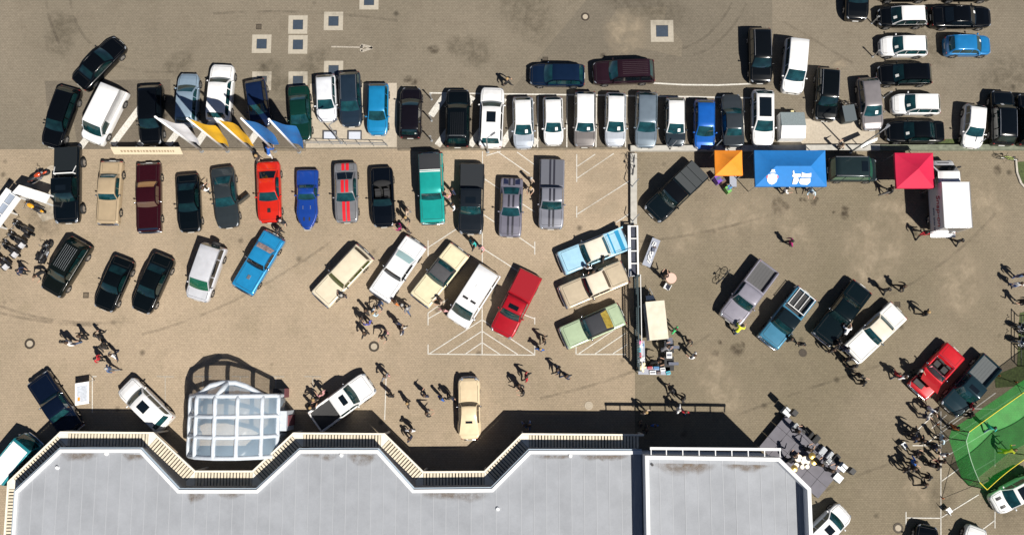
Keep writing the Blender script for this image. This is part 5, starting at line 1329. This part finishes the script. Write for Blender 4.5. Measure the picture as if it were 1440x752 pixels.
def bicycle(p, q, col, label, z=0.0):
    a, b = G(*p), G(*q); d = a - b; c = (a + b) / 2
    t = thing('bicycle', label, 'bicycle', (c.x, c.y, z), math.atan2(d.y, d.x), 'bicycles'); m = mat('bike_%.2f_%.2f' % col[:2], col, .4, .3)
    for x in (.52, -.52):
        w = ring(MB(), (0, 0, 0), .32, .024, 24).build('wheel', RUBBER, t, True, loc=(x, 0, .345)); mb = MB()
        for k in range(10): mb.tube([(0, 0, 0), (.3 * math.cos(k * math.pi / 5), 0, .3 * math.sin(k * math.pi / 5))], .006, 3)
        mb.build('spokes', ALU, w)
    mb = MB()
    for a_, b_ in (((.40, 0, .82), (-.05, 0, .32)), ((.38, 0, .86), (-.2, 0, .80)), ((-.05, 0, .32), (-.22, 0, .88)), ((-.05, 0, .32), (-.52, 0, .345)), ((-.2, 0, .8), (-.52, 0, .345)), ((.38, 0, .95), (.52, 0, .345))): mb.tube([a_, b_], .022, 6)
    mb.build('frame', m, t)
    MB().tube([(.30, -.29, 1.0), (.40, -.12, 1.0), (.40, .12, 1.0), (.30, .29, 1.0)], .016, 6).build('handlebar', BLACKM, t)
    MB().ball((-.24, 0, .93), (.14, .08, .04), 10, 5).build('saddle', BLACKPL, t, True)
    MB().tube([(-.05, -.12, .20), (-.05, -.05, .32), (-.05, .05, .32), (-.05, .12, .44)], .014, 5).build('pedals', BLACKM, t)
    MB().tube([(-.02, .05, .35), (.05, .3, .02)], .01, 4).build('kick_stand', BLACKM, t)
bicycle((1023, 382), (1008, 398), (.02, .02, .02), 'black bicycle standing left of the silver pickup')
bicycle((890, 224), (888.5, 246), (.30, .30, .32), 'grey bicycle standing on the low concrete wall', z=.35)
bicycle((1402, 223), (1424, 226), (.45, .60, .15), 'pale green bicycle near the verge at the right edge')
bicycle((1186, 147), (1200, 152), (.03, .03, .03), 'black bicycle between the black off-roader and grey hatchback')

# ------------------------------------------------------------------ stage with band
A_, B_, D_ = G(1105, 583, .6), G(1188, 655, .6), G(1070, 625, .6)
ux, vx = (B_ - A_), (D_ - A_); Lu = ux.length; Lv = 3.3
st = thing('stage', 'grey sectional stage beside the annex with band equipment', 'stage', (A_.x, A_.y, 0), math.atan2(ux.y, ux.x))
DECK = mat('stage_deck', (.125, .12, .14), .8, noise=.12, nscale=2)
nu, nv = 6, 3
sgn = -1 if (ux.x * vx.y - ux.y * vx.x) < 0 else 1
for i in range(nu):
    for j in range(nv):
        MB().box(((i + .5) * Lu / nu, sgn * (j + .5) * Lv / nv, .55), (Lu / nu - .025, Lv / nv - .025, .10)).build('deck_panel', DECK, st)
for i in range(nu + 1):
    for j in (0, nv): MB().box((min(max(i * Lu / nu, .05), Lu - .05), sgn * min(max(j * Lv / nv, .05), Lv - .05), .25), (.06, .06, .5)).build('leg', ALU, st)
def onst(u, v, z=.6):
    ca = ux / Lu; p = Vector((A_.x, A_.y, 0)) + ca * u + Vector((-ca.y, ca.x, 0)) * (sgn * v); return (p.x, p.y, z)
STZ = math.atan2(ux.y, ux.x)
def stp(px, py, h=.6): return G(px, py, h)
# drum kit
p = stp(1122, 650, .8); t = thing('drum_kit', 'cream drum kit with brass cymbals at the back of the stage', 'drum kit', (p.x, p.y, .6), STZ + R(30))
DRUM = mat('drum_cream', (.70, .58, .42), .4); HEADM = mat('drum_head', (.80, .76, .66), .5); BRASS = mat('brass', (.55, .38, .12), .25, .9)
def drum(x, y, z, r, h, nm):
    d_ = MB().cyl((x, y, z), r, h, 20).build(nm, DRUM, t); MB().cyl((x, y, z + h + .002), r * .95, .01, 20).build('drum_head', HEADM, d_)
drum(-.1, .35, .05, .30, .45, 'floor_tom'); drum(.45, .25, .0, .36, .5, 'bass_drum'); drum(.25, -.25, .45, .17, .2, 'tom'); drum(.62, -.15, .45, .17, .2, 'tom'); drum(-.2, -.2, .45, .19, .14, 'snare')
for x, y in ((-.45, -.45), (.95, .35), (.75, .75)):
    MB().cyl((x, y, .95), .26, .03, 20, .03).build('cymbal', BRASS, t); MB().tube([(x, y, .0), (x, y, .95)], .015, 5).build('cymbal_stand', CHROME, t)
for px, py, top, ps, lab in ((1122, 606, 'd', 2, 'musician in dark clothes at the far left of the stage'), (1138, 632, 'k', 4, 'musician in black in the middle of the stage'),
                             (1154, 653, 'k', 2, 'musician in black right of the drum kit'), (1168, 661, 'd', 4, 'musician in dark clothes at the right end of the stage'), (1112, 648, 'k', 6, 'drummer in black behind the drum kit')):
    person(px, py, top, 'k', 'b', ps, lab, rz=prnd.uniform(10, 70), z0=.6, group='musicians on the stage')
def speaker(px, py, lab, h):
    p = G(px, py, h); t = thing('loudspeaker', lab, 'loudspeaker', (p.x, p.y, 0), STZ, 'loudspeakers around the stage')
    MB().box((0, 0, h - .1), (.42, .46, .66), 0, .9).build('cabinet', BLACKPL, t); MB().cyl((0, 0, .55), .03, h - .98, 8).build('pole', BLACKM, t)
    for k in range(3): a = k * 2.094; MB().tube([(0, 0, .75), (.5 * math.cos(a), .5 * math.sin(a), .02)], .02, 5).build('leg', BLACKM, t)
    MB().box((.21, 0, h - .1), (.02, .36, .56)).build('grille', mat('speaker_grille', (.02, .02, .02), .9), t)
speaker(1117, 580, 'black loudspeaker on a stand at the upper end of the stage', 2.1); speaker(1198, 662, 'black loudspeaker on a stand at the right end of the stage', 2.1)
def wedge(px, py, lab, col=BLACKPL, z=.6, nm='stage_monitor', s=1.0):
    p = G(px, py, z); t = thing(nm, lab, 'speaker' if nm == 'stage_monitor' else 'case', (p.x, p.y, z), STZ + R(90), 'gear lying on the stage')
    x, y = .33 * s, .24 * s
    obj('cabinet', [(-x, -y, 0), (x, -y, 0), (x, y, 0), (-x, y, 0), (-x, -y, .12), (x, -y, .12), (x, y, .38), (-x, y, .38)], [(3, 2, 1, 0), (4, 5, 6, 7), (0, 1, 5, 4), (1, 2, 6, 5), (2, 3, 7, 6), (3, 0, 4, 7)], col, t)
    obj('front_panel', [(-x * .85, -y * .8, .165), (x * .85, -y * .8, .165), (x * .85, y * .8, .375), (-x * .85, y * .8, .375)], [(0, 1, 2, 3)], mat('speaker_grille', (.02, .02, .02), .9) if col is BLACKPL else GALV, t)
wedge(1147, 617, 'black wedge monitor at the front edge of the stage, upper one'); wedge(1175, 644, 'black wedge monitor at the front edge of the stage, lower one')
wedge(1140, 612, 'black wedge monitor beside the upper one', s=.8)
wedge(1156, 634, 'pale case with dark pattern on the stage', mat('pale_case', (.38, .40, .44), .5), nm='equipment_case')
wedge(1167, 641, 'white case near the right end of the stage', MATS['pale_case'], nm='equipment_case'); wedge(1165, 647, 'white case beside the other one at the right end', WHITEP, nm='equipment_case', s=.8)
wedge(1118, 599, 'white case at the upper end of the stage', WHITEP, nm='equipment_case', s=.7)
for px, py, lab in ((1106, 579, 'pale equipment box at the upper stage corner'), (1183, 656, 'pale equipment box at the right stage corner'), (1177, 671, 'pale mixing desk below the right stage corner')):
    p = G(px, py, .5); t = thing('equipment_box', lab, 'box', (p.x, p.y, 0), STZ); MB().box((0, 0, .4), (.62, .55, .8)).build('case', mat('pale_grey_box', (.26, .29, .31), .6), t); MB().box((0, 0, .82), (.64, .57, .04)).build('lid', GALV, t)
for px, py, wh in ((1130, 607, 'upper'), (1145, 630, 'middle'), (1160, 650, 'lower')):
    p = G(px, py, .6); t = thing('microphone_stand', 'thin black microphone stand, the %s one of three along the stage' % wh, 'stand', (p.x, p.y, .6), STZ, 'microphone stands on the stage')
    MB().cyl((0, 0, 0), .15, .03, 12).build('base', BLACKM, t); MB().tube([(0, 0, .03), (0, 0, 1.2), (-.35, 0, 1.4)], .016, 5).build('boom', BLACKM, t); MB().ball((-.38, 0, 1.41), (.06, .035, .035), 8, 5).build('microphone', BLACKPL, t)

# ------------------------------------------------------------------ gate, vendor place
gx = G(893, 455).x; ga, gb = G(893, 390), G(893, 522); gl = ga.y - gb.y
t = thing('sliding_gate', 'dark barred sliding gate running down beside the vendor trailer', 'gate', (gx, (ga.y + gb.y) / 2, 0), R(90))
GATE = mat('gate_steel', (.05, .075, .085), .5, .5)
for z in (.12, 1.05, 1.95): MB().box((0, 0, z), (gl, .09, .08)).build('rail', GATE, t)
MB().box((0, -.22, 2.02), (gl, .05, .05)).build('guide_rail', WHITEP, t)
mb = MB(); n = int(gl / .14)
for k in range(n): mb.box((-gl / 2 + (k + .5) * gl / n, 0, 1.03), (.035, .035, 1.74))
tag(mb.build('bars', GATE, t), kind='stuff')
for x in (-gl / 2 + .05, -gl / 6, gl / 6, gl / 2 - .05): MB().box((x, -.13, 1.02), (.09, .14, 2.04)).build('post', GATE, t)
ga, gb = G(891, 317, .9), G(891, 389, .9); gl = ga.y - gb.y
t = thing('gate_housing', 'white framed gate housing with dark panels at the end of the low wall', 'gate', ((ga.x + gb.x) / 2, (ga.y + gb.y) / 2, 0), R(90))
for y in (-.33, .33): MB().box((0, y, .9), (gl, .13 if y < 0 else .22, .12)).box((0, y, .42), (gl, .06, .8)).build('side_beam', WHITEP, t)
for k in range(5): MB().box((-gl / 2 + .06 + k * (gl - .12) / 4, 0, .9), (.08, .5, .1)).build('cross_bar', WHITEP, t)
for k in range(4): MB().box((-gl / 2 + .06 + (k + .5) * (gl - .12) / 4, 0, .72), ((gl - .12) / 4 - .1, .42, .04)).build('panel', mat('slate_panel', (.07, .075, .10), .35, .3, noise=.3, nscale=5), t)
# trailer
P4 = [G(x, y, 2.3) for x, y in ((907.5, 424.5), (934, 422.5), (941, 475.5), (913.5, 478.5))]
c = sum(P4, Vector()) / 4; dv = P4[0] - P4[3]; rz = math.atan2(dv.y, dv.x); Lt = dv.length; Wt = (P4[1] - P4[0]).length
t = thing('vendor_trailer', 'white vendor trailer with dusty cream roof beside the sliding gate', 'trailer', (c.x, c.y, 0), rz)
MB().box((0, 0, 1.35), (Lt - .08, Wt - .08, 1.75)).build('box', mat('trailer_side', (.42, .46, .54), .5, noise=.08), t)
MB().box((0, 0, 2.26), (Lt, Wt, .09)).build('roof', mat('dusty_roof', (.62, .56, .45), .8, noise=.16, nscale=1.6), t)
for y in (-1, 1):
    w = inst('wheel', TYRE, t, (-.1, y * (Wt / 2 - .02), .30), None, (.3, 1, .3)); inst('rim', RIMM, w)
MB().box((0, 0, .45), (Lt - .3, Wt - .4, .1)).build('chassis', BLACKM, t)
MB().tube([(Lt / 2, -.4, .5), (Lt / 2 + 1.2, 0, .5), (Lt / 2, .4, .5)], .05, 6).build('drawbar', GALV, t); MB().cyl((Lt / 2 + .9, 0, .05), .04, .5, 8).build('jockey_wheel', BLACKM, t)
MB().box((Lt / 2 + .42, .1, .62), (.35, .6, .24)).build('tool_box', WHITEP, t)
mb = MB()
for k in range(9): mb.box((Lt * .22 - k * .16, Wt / 2 - .03, 1.55), (.11, .02, .16 + .06 * (k % 3 == 1)))
mb.build('lettering', mat('dark_blue_lettering', (.03, .04, .10), .5), t)
# tables with goods
def table(px, py, l, w, rz, label, h=.75, col=None):
    p = G(px, py, h); t = thing('vendor_table', label, 'table', (p.x, p.y, 0), R(rz))
    MB().box((0, 0, h - .02), (l, w, .04)).build('table_top', col or mat('grey_table', (.30, .32, .38), .5), t)
    for sx in (-1, 1):
        for sy in (-1, 1): MB().box((sx * (l / 2 - .06), sy * (w / 2 - .06), (h - .04) / 2), (.04, .04, h - .04)).build('leg', GALV, t)
    return p, R(rz), h
GOODS = dict(white=(.75, .75, .73), cream=(.72, .62, .42), pink=(.62, .16, .34), red=(.55, .03, .05), blue=(.05, .25, .55), cyan=(.05, .45, .55), slate=(.10, .11, .15), brown=(.14, .08, .05), violet=(.16, .06, .42), green=(.15, .42, .10), yellow=(.70, .58, .06))
def goods(px, py, z, d, colname, rz, label, shape='box'):
    p = G(px, py, z + .1); m = mat('goods_' + colname, GOODS[colname], .6, noise=.12, nscale=9)
    t = thing('goods_box' if shape == 'box' else 'plush_toy', label, 'goods', (p.x, p.y, z), R(rz), 'goods on the vendor tables')
    if shape == 'box':
        MB().box((0, 0, d[2] / 2), d, 0, .97).build('carton', m, t); MB().box((0, 0, d[2] + .006), (d[0] * .8, d[1] * .35, .012)).build('print', mat('goods_slate', GOODS['slate'], .6), t)
    else:
        MB().ball((0, 0, d[2]), (d[0], d[1], d[2]), 12, 8).build('body', m, t, True); MB().ball((d[0] * 1.1, 0, d[2] * 1.3), (d[0] * .6, d[1] * .6, d[2] * .7), 10, 6).build('head', m, t, True)
        for s in (-1, 1):
            for x in (-.5, .6): MB().ball((x * d[0], s * d[1] * 1.0, d[2] * .45), (d[0] * .35, d[1] * .4, d[2] * .4), 8, 5).build('limb', m, t, True)
table(916, 355, 2.35, .68, 68, 'grey folding table with papers beside the low wall')
k = 0
for px, py, c_, dd in ((920, 343, 'white', (.34, .26, .10)), (919, 351, 'slate', (.3, .26, .16)), (916, 356, 'white', (.26, .3, .12)), (914, 361, 'white', (.34, .3, .1)), (921, 348, 'brown', (.2, .2, .1)), (913, 367, 'white', (.3, .22, .07))):
    goods(px, py, .75, dd, c_, 60 + 13 * k, ['white leaflet box at the upper end of the slanted grey table', 'slate box on the slanted grey table', 'white box in the middle of the slanted grey table', 'white box below the middle of the slanted grey table', 'small brown box on the slanted grey table', 'thin white box at the lower end of the slanted grey table'][k]); k += 1
p = G(944, 391, .72); t = thing('round_table', 'small pale pink round table in the open paving', 'table', (p.x, p.y, 0)); MB().cyl((0, 0, .69), .42, .03, 24).build('table_top', mat('pale_pink', (.66, .42, .34), .6), t); MB().cyl((0, 0, .03), .04, .66, 8).build('column', GALV, t); MB().cyl((0, 0, 0), .25, .03, 16).build('base', GALV, t)
p = G(938, 403, .45); t = thing('garden_chair', 'white garden chair below the round table', 'chair', (p.x, p.y, 0), R(150))
MB().box((0, 0, .44), (.45, .45, .04)).build('seat', WHITEP, t); MB().box((-.23, 0, .68), (.04, .45, .44)).build('backrest', WHITEP, t)
for sx in (-1, 1):
    for sy in (-1, 1): MB().box((sx * .19, sy * .19, .21), (.035, .035, .42)).build('leg', WHITEP, t)
table(920, 521, 2.5, .62, -1, 'long goods table closing the vendor place at the bottom'); table(902, 497, 2.0, .55, 90, 'narrow goods table along the sliding gate')
table(941, 487, 1.0, .75, 90, 'upper crate table at the right of the vendor place', col=BLACKPL); table(941, 511, 1.1, .75, 90, 'lower crate table at the right of the vendor place', col=BLACKPL)
for i, (px, py, d_, c_, rz, lab, sh) in enumerate((
    (902, 517, (.3, .24, .16), 'cream', 60, 'large cream plush toy at the corner of the goods tables', 'toy'), (918, 523.5, (.5, .3, .14), 'white', 2, 'white carton in the middle of the long goods table', 'box'),
    (923, 517, (.4, .2, .12), 'blue', 0, 'blue carton at the back of the long goods table', 'box'), (914, 517, (.36, .2, .12), 'red', 4, 'red and white carton at the back of the long goods table', 'box'),
    (932, 519, (.4, .26, .16), 'white', 8, 'white carton at the right of the long goods table', 'box'), (926.5, 524, (.3, .22, .2), 'brown', 0, 'brown carton on the long goods table', 'box'), (940, 524, (.34, .26, .12), 'cyan', 15, 'cyan bag at the right end of the long goods table', 'box'),
    (899, 481, (.16, .18, .14), 'pink', 20, 'pink plush toy at the top of the gate-side table', 'toy'), (901, 486, (.15, .15, .12), 'white', 70, 'white plush toy below the pink one', 'toy'), (899, 492, (.22, .3, .14), 'cyan', 5, 'cyan box on the gate-side table', 'box'),
    (900, 499, (.22, .3, .14), 'red', 10, 'red box on the gate-side table', 'box'), (902, 505, (.18, .16, .13), 'white', 40, 'white plush toy in the middle of the gate-side table', 'toy'), (904, 485, (.2, .18, .16), 'blue', 15, 'blue box at the top of the gate-side table', 'box'),
    (942, 479, (.4, .5, .2), 'slate', 0, 'slate crate on the upper crate table', 'box'), (941, 499, (.45, .5, .16), 'white', 0, 'white crate between the crate tables', 'box'), (948, 488, (.24, .8, .22), 'slate', 90, 'narrow grey-blue crate on the outer side of the crate tables', 'box'), (947, 511, (.24, .8, .22), 'slate', 90, 'narrow grey crate on the outer side, lower', 'box'))):
    goods(px, py, .75, d_, c_, rz, lab, sh)
# things at the orange tent
table(1031, 255, .9, .55, 90, 'small framed table below the orange tent')
for px, py, d_, c_, lab in ((1007, 254, (.4, .7, .9), 'violet', 'violet banner box beside the orange tent'), (1014, 256, (.4, .4, .8), 'brown', 'brown box beside the violet banner box'), (1022, 268, (.35, .55, .7), 'green', 'green and yellow display box below the orange tent'), (1024, 265, (.3, .3, .75), 'blue', 'blue display box below the orange tent')):
    goods(px, py, 0, d_, c_, 30, lab)

# ------------------------------------------------------------------ white kiosk, bin, left pavilion, boards
a, b = G(1097, 197, .9), G(1132, 156, 1.2); c = (a + b) / 2
t = thing('utility_kiosk', 'small white kiosk with grey roof half above the blue tent', 'kiosk', (c.x, c.y, 0)); w, d_ = (b.x - a.x) * .97, (b.y - a.y) * .92
MB().box((0, 0, .55), (w, d_, 1.1)).build('cabin', WHITEP, t)
obj('roof', [(-w / 2, -d_ * .05, 1.42), (w / 2, -d_ * .05, 1.42), (w / 2, d_ / 2, 1.12), (-w / 2, d_ / 2, 1.12), (-w / 2, -d_ * .05, 1.1), (w / 2, -d_ * .05, 1.1), (w / 2, d_ / 2, 1.1), (-w / 2, d_ / 2, 1.1)], [(0, 1, 2, 3), (0, 4, 5, 1), (1, 5, 6, 2), (2, 6, 7, 3), (3, 7, 4, 0)], mat('grey_felt', (.20, .24, .25), .9, noise=.2, nscale=12), t)
obj('roof', [(-w / 2, -d_ * .052, 1.42), (-w / 2, -d_ / 2, 1.12), (w / 2, -d_ / 2, 1.12), (w / 2, -d_ * .052, 1.42)], [(0, 1, 2, 3)], WHITEP, t)
MB().box((.05, d_ / 2 + .1, .9), (.25, .18, .25)).build('yellow_box', mat('pale_yellow_box', (.62, .55, .3), .6), t)
p = G(1191, 162, .6); t = thing('waste_container', 'dark grey waste container between the black off-roader and grey hatchback', 'bin', (p.x, p.y, 0), .15)
MB().box((0, 0, .62), (.85, 1.2, 1.0), 0, 1.06).build('bin', mat('bin_grey', (.05, .065, .07), .6), t); MB().box((0, 0, 1.16), (.98, 1.34, .08)).build('lid', mat('bin_lid', (.08, .10, .11), .5), t)
for sx in (-1, 1):
    for sy in (-1, 1): MB().cyl((sx * .33, sy * .45, 0), .07, .12, 10).build('castor', RUBBER, t)
# white pavilion at the left edge
P4 = [G(x, y, 2.4) for x, y in ((27, 260), (70.5, 274), (64, 286), (17, 271))]
c = sum(P4, Vector()) / 4; t = thing('white_pavilion', 'white flat-topped sales pavilion with rails at the left edge', 'pavilion', (c.x, c.y, 0))
MB().prism([(q.x - c.x, q.y - c.y) for q in P4][::-1], 2.28, 2.42).build('roof_slab', WHITEP, t)
for q in P4: MB().box(((q.x - c.x) * .93, (q.y - c.y) * .9, 1.14), (.1, .1, 2.28)).build('post', WHITEP, t)
for (x0, y0), (x1, y1), wd, m in (((12, 266), (-40, 338), .42, WHITEP), ((26, 277), (-28, 350), .42, WHITEP)):
    a, b = G(x0, y0, 2.35) - c, G(x1, y1, 2.35) - c; dv = b - a
    MB().box(((a.x + b.x) / 2, (a.y + b.y) / 2, 2.3), (dv.length, wd, .14), math.atan2(dv.y, dv.x)).build('roof_beam', m, t)
a, b = G(19, 272, 2.2) - c, G(-34, 344, 2.2) - c; dv = b - a
MB().box(((a.x + b.x) / 2, (a.y + b.y) / 2, 2.15), (dv.length, .5, .03), math.atan2(dv.y, dv.x)).build('roof_pane', mat('grey_pane', (.25, .29, .36), .3), t)
for k in range(6):
    q = a.lerp(b, (k + .1) / 5.5); MB().box((q.x, q.y, 2.24), (.06, .85, .05), math.atan2(dv.y, dv.x)).build('cross_bar', WHITEP, t)
for k in range(4):
    q = a.lerp(b, (k + .1) / 3.5); MB().box((q.x, q.y, 1.05), (.1, .1, 2.1)).build('post', WHITEP, t)
# leaning info board
P4 = [G(105.5, 539, 1.0), G(125, 536, 1.0), G(125, 567, .25), G(105.5, 570, .25)]
c = sum(P4, Vector()) / 4; c.z = 0; t = thing('info_board', 'white framed notice board standing left of the white off-roader', 'sign', tuple(c))
q = [p - c for p in P4]; nr = (q[1] - q[0]).cross(q[3] - q[0]).normalized(); nr = nr if nr.z > 0 else -nr
obj('frame', [v_ for v_ in q] + [v_ - nr * .05 for v_ in q], [(3, 2, 1, 0), (4, 5, 6, 7), (0, 1, 5, 4), (1, 2, 6, 5), (2, 3, 7, 6), (3, 0, 4, 7)], WHITEP, t)
ctr = sum(q, Vector()) / 4; ins = [ctr + (v_ - ctr) * .74 + nr * .008 for v_ in q]
obj('notice', ins, [(3, 2, 1, 0)], mat('notice_grey', (.40, .43, .48), .5, noise=.25, nscale=7), t)
ins2 = [ctr + (q[3] - ctr) * .45 + (v_ - ctr) * .16 + nr * .014 for v_ in q]; obj('notice_mark', ins2, [(3, 2, 1, 0)], mat('orange_print', (.70, .24, .02), .6), t)
for a, b in ((q[0], q[3]), (q[1], q[2])): MB().tube([a - nr * .06, (a.x, a.y + .12, .0)], .025, 5).tube([b - nr * .06, (b.x, b.y, 0)], .025, 5).build('stand', GALV, t)
# light wells and railing on the pale slab
for px, lab in ((464, 'left one of two pale light wells in the slab below the silver hatchback'), (499, 'right one of two pale light wells in the slab below the steel-blue estate')):
    p = G(px, 190); t = thing('light_well', lab, 'light well', (p.x, p.y, 0)); MB().box((0, -.05, .03), (.95, .62, .05)).build('glass_cover', mat('milky_glass', (.50, .53, .60), .3), t)
    for cx, cy, dx, dy in ((0, .32, 1.15, .08), (-.54, -.04, .08, .64), (.54, -.04, .08, .64)): MB().box((cx, cy, .06), (dx, dy, .12)).build('rim', mat('dark_rim', (.06, .06, .07), .6), t)
a, b = G(430, 203), G(546, 206); dv = b - a; t = thing('guard_rail', 'low metal guard rail along the lower edge of the pale slab', 'railing', tuple((a + b) / 2), math.atan2(dv.y, dv.x)); Lr = dv.length
for z in (.5, .95): MB().tube([(-Lr / 2, 0, z), (Lr / 2, 0, z)], .03, 6).build('rail', GALV, t)
for k in range(7): MB().cyl((-Lr / 2 + .05 + k * (Lr - .1) / 6, 0, 0), .03, .94, 8).build('post', GALV, t)
# lamp posts and bollards
def lamp_post(px, py, h, lab):
    p = G(px, py); t = thing('lamp_post', lab, 'lamp post', (p.x, p.y, 0)); MB().tube([(0, 0, 0), (0, 0, h)], .07, 8, .045).build('pole', GALV, t); MB().cyl((0, 0, 0), .14, .06, 10).build('base', GALV, t)
    MB().tube([(0, 0, h), (.12, .1, h + .1), (.4, .3, h + .12)], .035, 6).build('arm', GALV, t); MB().box((.5, .38, h + .12), (.42, .16, .07), .64).build('lamp_head', ALU, t)
lamp_post(480, 201, 5.0, 'slim lamp post casting a long shadow across the pale slab'); lamp_post(686, 214, 4.0, 'slim lamp post at the tail of the sunroof off-roader'); lamp_post(1196, 214, 6.0, 'slim lamp post beside the teal van')
def bollard(px, py, lab, h=1.5):
    p = G(px, py); t = thing('marker_post', lab, 'post', (p.x, p.y, 0), 0, 'marker posts in the car parks'); MB().cyl((0, 0, 0), .05, h, 8).build('pole', GALV, t); MB().box((0, 0, h - .12), (.16, .03, .24)).build('plate', WHITEP, t); MB().cyl((0, 0, 0), .1, .04, 10).build('base', GALV, t)
for px, py, l in ((607, 140, 'topmost of three thin posts right of the aubergine car'), (607, 170, 'middle one of three thin posts right of the aubergine car'), (607, 198, 'lowest of three thin posts right of the aubergine car'),
                  (1226, 33, 'thin post beside the black car at the top edge'), (1227, 80, 'thin post left of the white hatchback in the top right lot'), (1243, 137, 'thin post left of the lower white hatchback')): bollard(px, py, l)
def vpost(px, py, lab):
    p = G(px, py); t = thing('wall_fence_post', lab, 'post', (p.x, p.y, .35), 0, 'slanted posts along the low wall'); MB().tube([(0, 0, 0), (0, 0, .9), (.35, .35, 1.3)], .035, 6).build('pole', GALV, t); MB().cyl((0, 0, 0), .08, .03, 10).build('base', GALV, t)
for px, py, l in ((888.5, 263.5, 'thin post on the low wall below the bicycle'), (889, 312, 'thin post at the lower end of the low wall'), (941, 211, 'thin post on the wall left of the orange tent'), (1003, 210, 'thin post on the wall at the orange tent'), (1366, 208, 'thin post on the mossy wall behind the box truck')): vpost(px, py, l)
p = G(1222, 203, 1.5); t = thing('traffic_sign', 'white slanted sign panel on a post above the teal van', 'sign', (p.x, p.y, 0), .35); MB().cyl((0, 0, 0), .04, 1.6, 8).build('pole', GALV, t)
obj('panel', [(-.75, -.06, 1.5), (.75, .06, 1.5), (.75, .25, 1.75), (-.75, .18, 1.75), (-.75, -.03, 1.46), (.75, .09, 1.46), (.75, .28, 1.71), (-.75, .21, 1.71)], [(0, 1, 2, 3), (7, 6, 5, 4), (0, 4, 5, 1), (2, 6, 7, 3), (0, 3, 7, 4), (1, 5, 6, 2)], WHITEP, t)
a, b = G(1431, 443), G(1431, 515); dv = b - a; t = thing('barrier_rail', 'black barrier rail along the verge at the right edge', 'railing', tuple((a + b) / 2), math.atan2(dv.y, dv.x)); Lr = dv.length
for z in (.5, .95): MB().tube([(-Lr / 2, 0, z), (Lr / 2, 0, z)], .04, 6).build('rail', BLACKM, t)
for k in range(4): MB().cyl((-Lr / 2 + .05 + k * (Lr - .1) / 3, 0, 0), .04, .95, 8).build('post', BLACKM, t)
for px, py, lab in ((1272, 626, 'metal stool in the crowd left of the net enclosure'), (1335, 718, 'folding chair below the net enclosure')):
    p = G(px, py, .5); t = thing('folding_chair', lab, 'chair', (p.x, p.y, 0), .6); MB().box((0, 0, .45), (.42, .42, .04)).build('seat', GALV, t); MB().box((-.22, 0, .7), (.03, .42, .4)).build('backrest', GALV, t)
    for sx in (-1, 1):
        for sy in (-1, 1): MB().box((sx * .18, sy * .18, .215), (.03, .03, .43)).build('leg', GALV, t)
